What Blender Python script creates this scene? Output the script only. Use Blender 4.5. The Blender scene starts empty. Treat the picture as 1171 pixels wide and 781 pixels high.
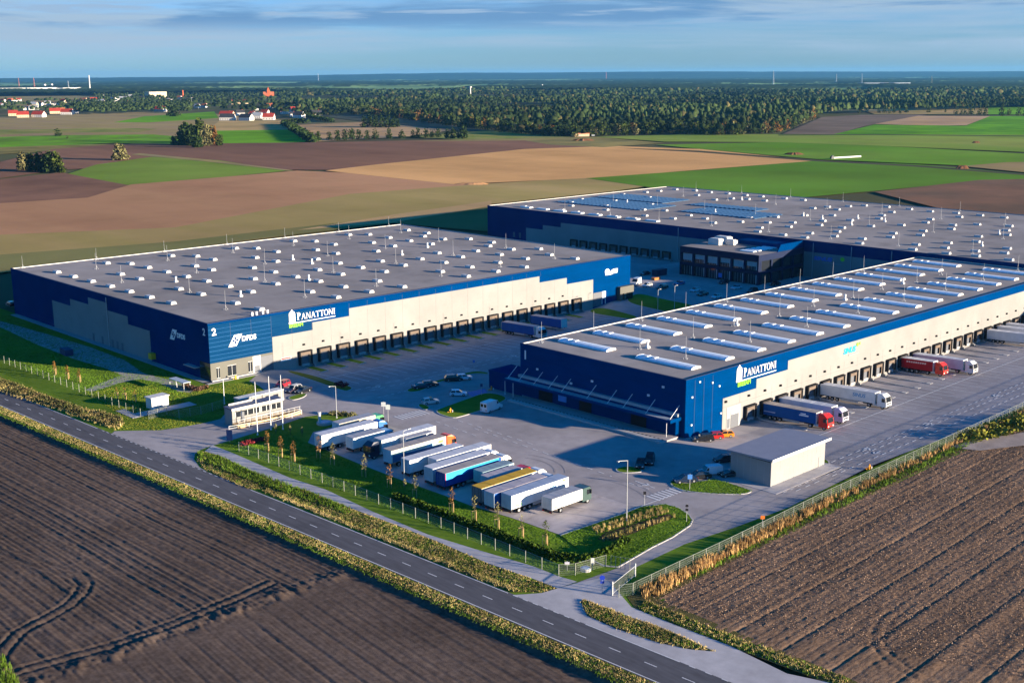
import bpy, bmesh, math, random
import numpy as np
from mathutils import Vector, Matrix
from mathutils.geometry import tessellate_polygon
random.seed(7); RNG = np.random.default_rng(11)
SC = bpy.context.scene
COL = SC.collection
R = math.radians

# ------------------------------------------------------------------ camera model (world: X along the dock fronts, Y across, Z up, metres)
CAMP = np.array([-192.77, -148.68, 75.0])
YAW, PITCH, ROLL, FPX = R(46.25786), R(12.66597), R(-0.29692), 1356.25
_fw = np.array([math.cos(YAW)*math.cos(PITCH), math.sin(YAW)*math.cos(PITCH), -math.sin(PITCH)])
_rt = np.array([math.sin(YAW), -math.cos(YAW), 0.0]); _up = np.cross(_rt, _fw)
_c, _s = math.cos(ROLL), math.sin(ROLL)
CR = _c*_rt + _s*_up; CU = -_s*_rt + _c*_up
cam = bpy.data.cameras.new('camera'); camo = bpy.data.objects.new('camera', cam); COL.objects.link(camo)
cam.sensor_width = 36; cam.lens = FPX/1171*36; cam.clip_start = 1; cam.clip_end = 90000
M = Matrix(((CR[0], CU[0], -_fw[0], CAMP[0]), (CR[1], CU[1], -_fw[1], CAMP[1]), (CR[2], CU[2], -_fw[2], CAMP[2]), (0, 0, 0, 1)))
camo.matrix_world = M
SC.camera = camo

def clamp01(v): return 0.0 if v < 0 else 1.0 if v > 1 else v
def ramp(v, a, b): return clamp01((v-a)/(b-a))
def zg(x, y):
    """height of the paved ground: it dips towards the loading docks"""
    d1 = 1.5*min(ramp(x, -4, 16), ramp(y, -38, -5))
    d2 = 1.3*min(ramp(x, -30, -23), ramp(y, 72, 106), ramp(-x, -104, -94))
    d3 = 1.3*min(ramp(x, 174, 184), ramp(y, 148, 157))
    if y > 30: d1 = 0
    if y < 60 or y > 125: d2 = 0
    return -max(d1, d2, d3)
def ray(x, y): return CR*(x-585.5)/FPX - CU*(y-390.5)/FPX + _fw
def GZ(x, y, z):
    d = ray(x, y); return CAMP + d*((z-CAMP[2])/d[2])
def G(x, y):
    """the spot on the ground that a point of the survey photograph shows"""
    z = 0.0
    for _ in range(5):
        w = GZ(x, y, z); z = zg(w[0], w[1])
    return (float(w[0]), float(w[1]))
def GP(pts): return [G(*p) for p in pts]

# ------------------------------------------------------------------ object helpers
def tag(o, label=None, cat=None, group=None, kind=None):
    if label: o['label'] = label
    if cat: o['category'] = cat
    if group: o['group'] = group
    if kind: o['kind'] = kind
    return o
def empty(name, loc=(0, 0, 0), rz=0.0, label=None, cat=None, group=None):
    o = bpy.data.objects.new(name, None); COL.objects.link(o)
    o.location = loc; o.rotation_euler = (0, 0, rz); o.empty_display_size = 0.3
    return tag(o, label, cat, group)

class MB:
    def __init__(s): s.v = []; s.f = []; s.m = []
    def add(s, vs, fs, mi=0):
        b = len(s.v); s.v.extend([tuple(map(float, p)) for p in vs])
        for f in fs: s.f.append([b+i for i in f]); s.m.append(mi)
        return s
    def box(s, x0, x1, y0, y1, z0, z1, mi=0):
        if x0 > x1: x0, x1 = x1, x0
        if y0 > y1: y0, y1 = y1, y0
        if z0 > z1: z0, z1 = z1, z0
        return s.add([(x0,y0,z0),(x1,y0,z0),(x1,y1,z0),(x0,y1,z0),(x0,y0,z1),(x1,y0,z1),(x1,y1,z1),(x0,y1,z1)],
              [(0,3,2,1),(4,5,6,7),(0,1,5,4),(1,2,6,5),(2,3,7,6),(3,0,4,7)], mi)
    def quad(s, a, b, c, d, mi=0): return s.add([a,b,c,d], [(0,1,2,3)], mi)
    def prism(s, poly, axis, a, b, mi=0):
        """poly: 2D outline, extruded along axis ('x': (y,z), 'y': (x,z), 'z': (x,y)) from a to b"""
        n = len(poly)
        def P(p, t): return (t,p[0],p[1]) if axis == 'x' else (p[0],t,p[1]) if axis == 'y' else (p[0],p[1],t)
        vs = [P(p,a) for p in poly]+[P(p,b) for p in poly]
        tri = tessellate_polygon([[Vector((p[0],p[1],0)) for p in poly]])
        fs = [tuple(t) for t in tri]+[tuple(i+n for i in t) for t in tri]+[(i,(i+1)%n,(i+1)%n+n,i+n) for i in range(n)]
        return s.add(vs, fs, mi)
    def tube(s, p0, p1, r0, r1=None, n=8, mi=0, cap=True):
        r1 = r0 if r1 is None else r1
        p0 = np.array(p0,float); p1 = np.array(p1,float); d = p1-p0; d /= np.linalg.norm(d)
        a = np.cross(d, (0,0,1) if abs(d[2]) < .9 else (1,0,0)); a /= np.linalg.norm(a); b = np.cross(d, a)
        vs = [p0+r0*(math.cos(t)*a+math.sin(t)*b) for t in np.linspace(0,2*math.pi,n,endpoint=False)]
        vs += [p1+r1*(math.cos(t)*a+math.sin(t)*b) for t in np.linspace(0,2*math.pi,n,endpoint=False)]
        fs = [(i,(i+1)%n,(i+1)%n+n,i+n) for i in range(n)]
        if cap: fs += [tuple(range(n))[::-1], tuple(range(n,2*n))]
        return s.add(vs, fs, mi)
    def build(s, name, mats, parent=None, world=False, loc=None, fix=True, smooth=False):
        vs = s.v
        if parent is not None and world:
            l = parent.location; vs = [(a-l[0], b-l[1], c-l[2]) for a,b,c in vs]
        me = bpy.data.meshes.new(name); me.from_pydata(vs, [], s.f)
        if not isinstance(mats, (list,tuple)): mats = [mats]
        for m in mats: me.materials.append(m)
        if len(mats) > 1: me.polygons.foreach_set('material_index', s.m)
        if fix:
            bm = bmesh.new(); bm.from_mesh(me); bmesh.ops.recalc_face_normals(bm, faces=bm.faces); bm.to_mesh(me); bm.free()
        if smooth: me.polygons.foreach_set('use_smooth', [True]*len(me.polygons))
        o = bpy.data.objects.new(name, me); COL.objects.link(o)
        if parent is not None: o.parent = parent
        if loc is not None: o.location = loc
        return o

def np_mesh(name, V, F, mat, tint=None, parent=None, smooth=False):
    """V (N,3), F (M,k) as one mesh object; tint (N,) per-vertex grey kept as attribute 'tint'"""
    me = bpy.data.meshes.new(name); M_, k = F.shape
    me.vertices.add(len(V)); me.vertices.foreach_set('co', np.ascontiguousarray(V, np.float32).ravel())
    me.loops.add(M_*k); me.loops.foreach_set('vertex_index', np.ascontiguousarray(F, np.int32).ravel())
    me.polygons.add(M_); me.polygons.foreach_set('loop_start', np.arange(0, M_*k, k, dtype=np.int32))
    me.update(calc_edges=True)
    if smooth: me.polygons.foreach_set('use_smooth', np.ones(M_, bool))
    if tint is not None:
        at = me.attributes.new('tint', 'FLOAT', 'POINT'); at.data.foreach_set('value', np.ascontiguousarray(tint, np.float32))
    mats = mat if isinstance(mat, (list, tuple)) else [mat]
    for m in mats: me.materials.append(m)
    o = bpy.data.objects.new(name, me); COL.objects.link(o)
    if parent is not None: o.parent = parent
    return o

# ------------------------------------------------------------------ materials
def mat(name, col, rough=0.7, var=0.12, scale=0.6, metal=0.0, bump=0.0, bscale=8.0, col2=None, spec=0.3, tint=False, stretch=None, detail=5.0, coat=0.0, wob=None, grid=None, stain=None):
    if rough >= .75: spec = 0.0
    m = bpy.data.materials.new(name); m.use_nodes = True
    nt = m.node_tree; N = nt.nodes; L = nt.links; b = N['Principled BSDF']
    b.inputs['Roughness'].default_value = rough; b.inputs['Metallic'].default_value = metal
    b.inputs['Specular IOR Level'].default_value = spec; b.inputs['Coat Weight'].default_value = coat
    geo = N.new('ShaderNodeNewGeometry'); pos = geo.outputs['Position']
    if stretch:
        mp = N.new('ShaderNodeMapping'); mp.inputs['Scale'].default_value = stretch; L.new(pos, mp.inputs['Vector']); pos = mp.outputs['Vector']
    nz = N.new('ShaderNodeTexNoise'); nz.inputs['Scale'].default_value = scale; nz.inputs['Detail'].default_value = detail; nz.inputs['Roughness'].default_value = 0.62
    L.new(pos, nz.inputs['Vector'])
    rm = N.new('ShaderNodeMapRange'); rm.inputs[1].default_value = 0.3; rm.inputs[2].default_value = 0.7
    L.new(nz.outputs['Fac'], rm.inputs[0])
    mx = N.new('ShaderNodeMix'); mx.data_type = 'RGBA'
    c = np.array(col, float); c2 = np.array(col2, float) if col2 is not None else None
    A = c*(1-var) if c2 is None else c; B = c*(1+var) if c2 is None else c2
    mx.inputs[6].default_value = (*np.clip(A,0,1),1); mx.inputs[7].default_value = (*np.clip(B,0,1),1)
    L.new(rm.outputs[0], mx.inputs[0]); out = mx.outputs[2]
    if wob:   # a second, larger patchiness: (scale, amount)
        n2 = N.new('ShaderNodeTexNoise'); n2.inputs['Scale'].default_value = wob[0]; n2.inputs['Detail'].default_value = 3
        L.new(pos, n2.inputs['Vector'])
        r2 = N.new('ShaderNodeMapRange'); r2.inputs[1].default_value = .3; r2.inputs[2].default_value = .7; r2.inputs[3].default_value = 1-wob[1]; r2.inputs[4].default_value = 1+wob[1]
        L.new(n2.outputs['Fac'], r2.inputs[0])
        vm = N.new('ShaderNodeVectorMath'); vm.operation = 'SCALE'; L.new(out, vm.inputs[0]); L.new(r2.outputs[0], vm.inputs['Scale']); out = vm.outputs[0]
    def scale_by(out, fac):
        vm = N.new('ShaderNodeVectorMath'); vm.operation = 'SCALE'; L.new(out, vm.inputs[0]); L.new(fac, vm.inputs['Scale']); return vm.outputs[0]
    if stain:   # irregular darker patches of their own: (scale, low, high, darkening)
        n3 = N.new('ShaderNodeTexNoise'); n3.inputs['Scale'].default_value = stain[0]; n3.inputs['Detail'].default_value = 8; n3.inputs['Roughness'].default_value = .65; L.new(geo.outputs['Position'], n3.inputs['Vector'])
        r3 = N.new('ShaderNodeMapRange'); r3.inputs[1].default_value = stain[1]; r3.inputs[2].default_value = stain[2]; r3.inputs[3].default_value = 1; r3.inputs[4].default_value = 1-stain[3]; L.new(n3.outputs['Fac'], r3.inputs[0]); out = scale_by(out, r3.outputs[0])
    if grid:    # joints or seams: (spacing x, y, z, width, darkening), 0 = none
        sp = N.new('ShaderNodeSeparateXYZ'); L.new(geo.outputs['Position'], sp.inputs[0])
        for i in range(3):
            if not grid[i]: continue
            a = N.new('ShaderNodeMath'); a.operation = 'PINGPONG'; L.new(sp.outputs[i], a.inputs[0]); a.inputs[1].default_value = grid[i]/2
            c_ = N.new('ShaderNodeMapRange'); c_.inputs[1].default_value = grid[3]*.6; c_.inputs[2].default_value = grid[3]*1.4; c_.inputs[3].default_value = 1-grid[4]; c_.inputs[4].default_value = 1; L.new(a.outputs[0], c_.inputs[0]); out = scale_by(out, c_.outputs[0])
    if tint:
        at = N.new('ShaderNodeAttribute'); at.attribute_name = 'tint'
        vm = N.new('ShaderNodeVectorMath'); vm.operation = 'SCALE'; L.new(out, vm.inputs[0]); L.new(at.outputs['Fac'], vm.inputs['Scale']); out = vm.outputs[0]
    L.new(out, b.inputs['Base Color'])
    if bump > 0:
        bn = N.new('ShaderNodeTexNoise'); bn.inputs['Scale'].default_value = bscale; bn.inputs['Detail'].default_value = 6
        L.new(pos, bn.inputs['Vector'])
        bp = N.new('ShaderNodeBump'); bp.inputs['Strength'].default_value = 1.0; bp.inputs['Distance'].default_value = bump
        L.new(bn.outputs['Fac'], bp.inputs['Height']); L.new(bp.outputs[0], b.inputs['Normal'])
    return m
_plain = {}
def paint(rgb, rough=0.35, coat=0.0, spec=0.3, var=0.14):
    k = (tuple(rgb), rough, coat)
    if k not in _plain: _plain[k] = mat('paint', rgb, rough, var, 0.55, detail=8, spec=spec, coat=coat)
    return _plain[k]
# ------------------------------------------------------------------ light, sky
SUN_AZ, SUN_EL = R(295.0), R(8.5)          # direction towards the sun
sd = Vector((math.cos(SUN_AZ)*math.cos(SUN_EL), math.sin(SUN_AZ)*math.cos(SUN_EL), math.sin(SUN_EL)))
sl = bpy.data.lights.new('sun', 'SUN'); so = bpy.data.objects.new('sun', sl); COL.objects.link(so)
sl.energy = 5.0; sl.angle = R(0.5); sl.color = (1.0, 0.83, 0.62)
so.rotation_euler = sd.to_track_quat('Z', 'Y').to_euler(); so.location = (0, 0, 200)
HAZE = 2.3e-5
W = bpy.data.worlds.new('World'); SC.world = W; W.use_nodes = True
nt = W.node_tree; N = nt.nodes; L = nt.links; bg = N['Background']
sky = N.new('ShaderNodeTexSky'); sky.sky_type = 'NISHITA'; sky.sun_disc = False
sky.sun_elevation = SUN_EL; sky.sun_rotation = math.atan2(sd.x, sd.y); sky.altitude = 100; sky.air_density = 1.0; sky.dust_density = 0.15; sky.ozone_density = 3.0
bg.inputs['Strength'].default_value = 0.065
def node(t, **kw):
    n = N.new(t)
    for k, v in kw.items(): setattr(n, k, v)
    return n
def link(a, b): L.new(a, b)
tc = node('ShaderNodeTexCoord')
# clear-air tint of the dome, then two layers of flat cloud
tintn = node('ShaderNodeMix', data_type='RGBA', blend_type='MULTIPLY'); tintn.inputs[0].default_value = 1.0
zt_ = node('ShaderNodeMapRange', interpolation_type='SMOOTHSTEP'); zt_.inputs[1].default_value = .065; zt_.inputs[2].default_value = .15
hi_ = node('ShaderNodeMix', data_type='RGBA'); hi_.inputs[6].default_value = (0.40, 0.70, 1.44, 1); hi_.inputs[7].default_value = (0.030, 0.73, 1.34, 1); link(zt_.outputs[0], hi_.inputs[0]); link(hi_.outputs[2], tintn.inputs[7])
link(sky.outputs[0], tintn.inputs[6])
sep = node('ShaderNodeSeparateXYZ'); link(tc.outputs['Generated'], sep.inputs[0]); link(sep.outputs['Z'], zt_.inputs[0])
def cloud(scale, seed, lo, hi, zlo, zhi, col, prev, detail=7):
    mp = node('ShaderNodeMapping'); mp.inputs['Scale'].default_value = scale; mp.inputs['Location'].default_value = seed
    link(tc.outputs['Generated'], mp.inputs[0])
    nz = node('ShaderNodeTexNoise'); nz.inputs['Scale'].default_value = 1.0; nz.inputs['Detail'].default_value = detail; nz.inputs['Roughness'].default_value = 0.58; nz.inputs['Distortion'].default_value = 0.35
    link(mp.outputs[0], nz.inputs['Vector'])
    r = node('ShaderNodeMapRange', interpolation_type='SMOOTHSTEP'); r.inputs[1].default_value = lo; r.inputs[2].default_value = hi; link(nz.outputs['Fac'], r.inputs[0])
    e = node('ShaderNodeMapRange', interpolation_type='SMOOTHSTEP'); e.inputs[1].default_value = zlo; e.inputs[2].default_value = zhi; link(sep.outputs['Z'], e.inputs[0])
    mu = node('ShaderNodeMath', operation='MULTIPLY'); link(r.outputs[0], mu.inputs[0]); link(e.outputs[0], mu.inputs[1])
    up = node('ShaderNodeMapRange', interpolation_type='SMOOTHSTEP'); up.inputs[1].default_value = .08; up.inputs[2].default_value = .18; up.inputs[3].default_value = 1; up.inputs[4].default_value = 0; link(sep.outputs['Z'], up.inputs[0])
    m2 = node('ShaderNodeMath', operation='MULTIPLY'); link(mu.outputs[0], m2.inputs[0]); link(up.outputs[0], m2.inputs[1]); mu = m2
    mx = node('ShaderNodeMix', data_type='RGBA'); link(mu.outputs[0], mx.inputs[0]); link(prev, mx.inputs[6]); mx.inputs[7].default_value = (*col, 1)
    return mx.outputs[2]
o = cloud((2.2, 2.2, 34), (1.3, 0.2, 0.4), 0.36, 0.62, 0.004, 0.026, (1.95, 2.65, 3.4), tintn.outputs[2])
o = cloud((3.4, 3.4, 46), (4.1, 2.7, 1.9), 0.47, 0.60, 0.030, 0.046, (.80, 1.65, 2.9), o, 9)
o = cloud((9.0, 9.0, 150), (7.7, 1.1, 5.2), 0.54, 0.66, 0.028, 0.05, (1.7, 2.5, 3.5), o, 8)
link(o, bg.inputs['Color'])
SC.view_settings.view_transform = 'Standard'; SC.view_settings.look = 'None'; SC.view_settings.gamma = 1.0; SC.view_settings.exposure = 1.66
SC.cycles.max_bounces = 6; SC.cycles.diffuse_bounces = 3; SC.cycles.glossy_bounces = 2; SC.cycles.volume_bounces = 1; SC.cycles.transmission_bounces = 3
SC.cycles.use_denoising = True; SC.cycles.caustics_reflective = False; SC.cycles.caustics_refractive = False

# ------------------------------------------------------------------ noise on numpy arrays
def vnoise(x, y, scale, seed):
    rg = np.random.default_rng(seed); T = rg.random((256, 256))
    u = x*scale; v = y*scale; i = np.floor(u).astype(int); j = np.floor(v).astype(int); fu = u-i; fv = v-j
    fu = fu*fu*(3-2*fu); fv = fv*fv*(3-2*fv); i0 = i % 256; i1 = (i+1) % 256; j0 = j % 256; j1 = (j+1) % 256
    return (T[i0,j0]*(1-fu)+T[i1,j0]*fu)*(1-fv)+(T[i0,j1]*(1-fu)+T[i1,j1]*fu)*fv - 0.5
def fbm(x, y, scale, seed, octv=4):
    s = 0; a = 1.0
    for k in range(octv): s = s + a*vnoise(x, y, scale*2**k, seed+k); a *= 0.5
    return s
def inside(poly, X, Y):
    """points in polygon, vectorised"""
    r = np.zeros(X.shape, bool); n = len(poly)
    for k in range(n):
        x0, y0 = poly[k]; x1, y1 = poly[(k+1) % n]
        if y0 == y1: continue
        c = ((y0 > Y) != (y1 > Y)) & (X < (x1-x0)*(Y-y0)/(y1-y0)+x0); r ^= c
    return r

# ------------------------------------------------------------------ ground sheets
CUTS = [((1,0), v) for v in (-4,1,6,11,16,-30,-23,-26.5,94,99,104,174,179,184)] + [((0,1), v) for v in (-38,-34,-28,-22,-16,-10,-5,72,80,88,97,106,148,152.5,157)]
def sheet(name, poly, z, m, kind='structure', drape=False):
    tri = tessellate_polygon([[Vector((p[0], p[1], 0)) for p in poly]])
    me = bpy.data.meshes.new(name); bm = bmesh.new(); vs = [bm.verts.new((p[0], p[1], 0)) for p in poly]
    for t in tri:
        try: bm.faces.new([vs[i] for i in t])
        except ValueError: pass
    if drape:
        for nrm, v in CUTS:
            bmesh.ops.bisect_plane(bm, geom=bm.verts[:]+bm.edges[:]+bm.faces[:], plane_co=(nrm[0]*v, nrm[1]*v, 0), plane_no=(nrm[0], nrm[1], 0))
        for v in bm.verts: v.co.z = zg(v.co.x, v.co.y)
    for v in bm.verts: v.co.z += z
    bmesh.ops.recalc_face_normals(bm, faces=bm.faces)
    if bm.faces and sum(f.normal.z for f in bm.faces) < 0: bmesh.ops.reverse_faces(bm, faces=bm.faces)
    bm.to_mesh(me); bm.free(); me.materials.append(m)
    o = bpy.data.objects.new(name, me); COL.objects.link(o); o['kind'] = kind
    return o
def inset(poly, d):
    n = len(poly); A = sum(poly[i][0]*poly[(i+1)%n][1]-poly[(i+1)%n][0]*poly[i][1] for i in range(n)); sg = 1 if A > 0 else -1
    out = []
    for i in range(n):
        p0, p1, p2 = np.array(poly[i-1]), np.array(poly[i]), np.array(poly[(i+1)%n])
        a = p1-p0; a = a/(np.linalg.norm(a)+1e-9); b = p2-p1; b = b/(np.linalg.norm(b)+1e-9)
        na = np.array([-a[1], a[0]])*sg; nb = np.array([-b[1], b[0]])*sg; m = na+nb; l = np.linalg.norm(m)
        m = m/(l+1e-9); k = min(1/max(m@na, .35), 2.0); out.append(tuple(p1+m*d*k))
    return out
def smooth_poly(poly, it=2):
    for _ in range(it):
        q = []
        for i in range(len(poly)):
            a, b = np.array(poly[i]), np.array(poly[(i+1) % len(poly)]); q += [tuple(a*.75+b*.25), tuple(a*.25+b*.75)]
        poly = q
    return poly

M_terrain = mat('farmland_soil', (.13,.10,.065), .95, 0, .004, col2=(.10,.13,.05), wob=(.0015,.25))
M_asph = mat('road_asphalt', (.115,.113,.122), .85, .18, 1.2, bump=.01, bscale=30, wob=(.06,.14), stretch=(1.0,.12,1), stain=(.12,.5,.75,.25))
M_pave = mat('yard_paving', (.34,.31,.305), .85, .12, .35, bump=.006, bscale=25, wob=(.05,.16))
M_lot = mat('lorry_park_paving', (.42,.375,.365), .85, .12, .35, bump=.006, bscale=25, wob=(.09,.13), grid=(5.3,5.3,0,.05,.08), stain=(.2,.52,.70,.28))
M_path = mat('path_paving', (.43,.41,.41), .85, .12, .4, bump=.006, bscale=25, wob=(.12,.10))
M_conc = mat('kerb_concrete', (.42,.41,.40), .85, .12, 2.0)
M_line = mat('road_paint', (.62,.61,.60), .7, .18, 2.5)
M_lineo = mat('worn_road_paint', (.72,.70,.68), .75, .12, 1.5)
M_lawn = mat('lawn', (.10,.18,.016), .95, 0, .5, col2=(.16,.23,.028), bump=.03, bscale=5.0, wob=(.06,.22))
M_lawn2 = mat('dry_lawn', (.16,.17,.025), .95, 0, .35, col2=(.25,.21,.045), bump=.03, bscale=5.0, wob=(.05,.25))
M_gravel = mat('gravel', (.32,.32,.32), .95, .2, 3.0, bump=.04, bscale=9)

XC = lambda y: -84.85-0.0475*y
def terrain():
    R_ = 26000; cx, cy = 0, 0
    inn = [(-33,-38.2),(420,-38.2),(420,262),(-33,262)]; low = [(-30,-37.9),(417,-37.9),(417,259),(-30,259)]
    out = [(-R_,-R_),(R_,-R_),(R_,R_),(-R_,R_)]
    b = MB(); z = -.80
    vs = [(*p,z) for p in out]+[(*p,z) for p in inn]+[(*p,-3.2) for p in low]
    fs = [(i,(i+1)%4,4+(i+1)%4,4+i) for i in range(4)]+[(4+i,4+(i+1)%4,8+(i+1)%4,8+i) for i in range(4)]+[(8,9,10,11)]
    b.add(vs, fs); o = b.build('terrain', M_terrain, fix=False); o['kind'] = 'structure'
terrain()

# site lawn west of the yard and along the south fence (one sheet of grass, everything paved lies above it)
sheet('site_lawn', [(XC(270)+3.5,270),(-47.5,270),(-47.5,113),(-33.2,113),(-33.2,-38.2),(420,-38.2),(420,-46),(-64,-46),(-76,-60),(XC(-60)+3.5,-60)], -.012, M_lawn, drape=False)
# --- the paved yard
yard = GP([(131,493),(158,492.3),(184,492),(210,488),(234,483.5),(252,479),(262,468),(280,456),(303,446.5),(296,441),(285,436)]) + \
       [(-33,112.9),(113.5,112.9),(113.5,264),(424,264),(424,-40),(74.5,-40)] + \
       GP([(1125,484),(997.6,532),(902,580),(840,603),(783,622),(729,647.5),(705,663),(698.5,669),(686,680),(637,673),(657,667),(707.5,649),(745,627),(769,615),(790,601),(793,595),(788,588),(776,580),(761,575.6),(732.7,579),(714.7,586),
           (641,611.5),(585,592),(538,578),(507,566),(454,547),(411.5,530.5),(384,519),(352,506),(358,494),(405,482),(420,475),(385,472),(349,476.5),(321,486),(275,500),(252,507),(241,510),(230,514),(223,519),(222,525),(228,534),(240,541)]) + \
       [(XC(42)+3.2,42), (XC(88)+3.2,88)]
sheet('yard', yard, 0.012, M_pave, drape=True)
sheet('lorry_park', GP([(352,506),(384,519),(411.5,530.5),(454,547),(507,566),(538,578),(585,592),(641,611.5),(714.7,586)])+[(-39.5,-18),(-39.5,50),(-46,58)], 0.026, M_lot)
# --- main road
def strip(xa, xb, y0, y1, n=30):
    ys = np.linspace(y0, y1, n)
    return [(xa(y), y) for y in ys]+[(xb(y), y) for y in ys[::-1]]
sheet('main_road', strip(lambda y: XC(y)-3.45, lambda y: XC(y)+3.45, -420, 760), 0.024, M_asph)
# --- footpath, aprons, lay-by
path = GP([(243,509),(266,518),(330.6,546),(373,560),(427.6,585.6),(489,611),(550.6,630),(608.7,647),(639.4,659),(660,665),(637.7,672.7),(612,662.5),(557,643.7),(506,621.5),(455,601),(400,580.5),(349,560),(321,553),(289,539),(250,520.6),(234,516)])
sheet('footpath', path, 0.036, M_path)
apron = [(XC(-31)+3.2,-31)]+GP([(619,678),(637.7,672.7),(657,667),(690,660),(700,668.5),(722,694),(776,716),(833.5,737.5),(900,770),(952,781),(1010,806)])+[(-71.5,-110),(XC(-110)+3.2,-110)]
sheet('entrance_apron', apron, 0.030, M_path)
sheet('fire_track', [(-62,262)]+GP([(0,367),(50,381),(103,397),(143,412),(165,427),(200,436),(226,443),(219,449),(205,448),(180,437),(160,433.5),(140,437),(118,444),(104,448),(97,446),(118,437),(139,429),(120,421),(83,410),(40,393),(0,374)])+[(-63.5,262)], 0.004, mat('track_gravel', (.36,.33,.30), .95, .15, .8, bump=.02, bscale=8))
b = MB(); b.box(-49.6,-47.5,112,236,-.2,.06); b.box(-49.6,-33.2,110.6,112.9,-.2,.06); o = b.build('foundation_gravel_strip', M_gravel); o['kind'] = 'structure'

# --- raised grass islands with kerbs
def island(poly, m=None, kerb=None, h=.13, it=2, name='grass_island'):
    poly = smooth_poly(poly, it) if it else poly
    b = MB(); z0 = min(zg(*p) for p in poly)-.2; n = len(poly)
    zt = [zg(*p)+h for p in poly]
    inn = inset(poly, .22); vs = [(p[0],p[1],z0) for p in poly]+[(p[0],p[1],z) for p,z in zip(poly,zt)]+[(p[0],p[1],z) for p,z in zip(inn,zt)]
    b.add(vs, [(i,(i+1)%n,n+(i+1)%n,n+i) for i in range(n)]+[(n+i,n+(i+1)%n,2*n+(i+1)%n,2*n+i) for i in range(n)])
    if kerb is None: o = b.build('kerb', M_conc); o['kind'] = 'structure'
    else:
        k = MB(); q = kerb; l_ = [np.array(p) for p in q]
        for a,c in zip(l_[:-1],l_[1:]):
            u = (c-a)/np.linalg.norm(c-a); n_ = np.array([-u[1],u[0]])*.11; k.prism([tuple(a-n_),tuple(c-n_),tuple(c+n_),tuple(a+n_)],'z',-.2,h+.005)
        o = k.build('kerb', M_conc); o['kind'] = 'structure'; inn = poly
    g = MB(); tri = tessellate_polygon([[Vector((p[0],p[1],0)) for p in inn]])
    g.add([(p[0],p[1],z-.01) for p,z in zip(inn,zt)], [tuple(t) for t in tri])
    go = g.build(name, m or M_lawn); go['kind'] = 'structure'
    return go
ISL = {}
ISL['long'] = GP([(325,425),(335,424),(358,429),(381,437),(405,443),(400,447),(390,447),(358,435.5)])
ISL['tiny'] = GP([(328,455),(338,451.5),(352,449.6),(349,454),(340,457),(333,458)])
ISL['carA'] = GP([(463,447),(472,443),(495,436.8),(511,432),(535,426),(546,424.6),(559,426.4),(559,428.6),(546,427.2),(535,428.6),(512,434.6),(496,439.6),(484,447),(470,449)])
ISL['carB'] = GP([(495,471),(508,465.5),(535,456),(552,450),(565,449.8),(581,454.5),(575,460),(548,470.4),(530,476),(517,479)])
ISL['carC'] = GP([(476.5,464),(481,461.5),(494,466),(486,470)])
ISL['shed'] = GP([(765,551),(767.7,549.4),(783,553.5),(801,550.5),(817,547.7),(833,552),(850,557.7),(862,562),(850,566),(815,565),(782,562),(769,556.6)])
ISL['shedR'] = GP([(937,524),(946,526),(949,529),(947.5,533),(937,534)])
ISL['dark'] = GP([(703,537.5),(707,534.5),(720,533),(731,535.5),(736.5,539.5),(725,541),(709,541)])
ISL['backA'] = GP([(713,345.7),(724,336.5),(737,336.6),(751,340.6),(772,345),(788,348),(800,352),(790,362),(756,356)])
ISL['backB'] = GP([(671.5,357),(679,352),(698.4,353),(731.7,362),(724,366),(698,362)])
ISL['plant'] = GP([(641,612.5),(714.7,587),(732.7,580),(761,576.5),(776,581),(788,589),(792,595),(789,601),(769,614.5),(745,626.5),(707,648.5),(690,647),(676,640)])
for k in ISL:
    if k == 'plant': island(ISL[k], M_lawn, it=0, kerb=ISL['plant'][:13])
    else: island(ISL[k], M_lawn2 if k in ('long',) else M_lawn)
for k in range(17):   # grass wedges at the foot of the dock wall
    xw = -18.6+6.24*k; b = MB()
    island([(xw-1.3,112.3),(xw-.9,105.0),(xw+1.7,105.4),(xw+1.4,112.3)], it=0, h=.22)
for k in range(26):   # low wheel guides between the docks of the front hall
    xw = 25.9+6.24*k; b = MB(); b.box(xw-.16,xw+.16,-12.2,-.9,zg(xw,-10)-.1,zg(xw,-10)+.16); b.box(xw-.5,xw+.9,-13.5,-12.25,zg(xw,-13)-.1,zg(xw,-13)+.10); o = b.build('kerb', M_conc); o['kind'] = 'structure'

# ------------------------------------------------------------------ painted markings
def marks(name, segs, m, z=.03, drape=True):
    """segs: (x0,y0,x1,y1,width,dash,gap); dash 0 = solid"""
    b = MB()
    for x0,y0,x1,y1,w,da,ga in segs:
        Ln = math.hypot(x1-x0,y1-y0); ux,uy = (x1-x0)/Ln,(y1-y0)/Ln; t = 0
        step = da if da else 1.5
        while t < Ln-1e-6:
            e = min(t+step, Ln); px,py = -uy*w/2, ux*w/2
            A = (x0+ux*t, y0+uy*t); B = (x0+ux*e, y0+uy*e); zz = lambda p: (zg(*p) if drape else 0)+z
            b.quad((A[0]-px,A[1]-py,zz(A)),(B[0]-px,B[1]-py,zz(B)),(B[0]+px,B[1]+py,zz(B)),(A[0]+px,A[1]+py,zz(A)))
            t = e+(ga if da else 0)
    o = b.build(name, m); o['kind'] = 'structure'
rl = [(XC(300),300,XC(-200),-200,.16,2.0,3.97)]
for s, a, c_ in ((-3.15,700,-380),(3.15,700,94),(3.15,36,-29),(3.15,-45,-60)):
    rl.append((XC(a)+s,a,XC(c_)+s,c_,.17,0,0))
rl += [(XC(92)+3.15,92,XC(38)+3.15,38,.17,1.0,1.0),(XC(-29)+3.15,-29,XC(-45)+3.15,-45,.17,1.0,1.0),(XC(-60)+3.15,-60,XC(-110)+3.15,-110,.17,1.0,1.5)]
marks('road_markings', rl, M_line, .045, False)
ym = []
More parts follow.
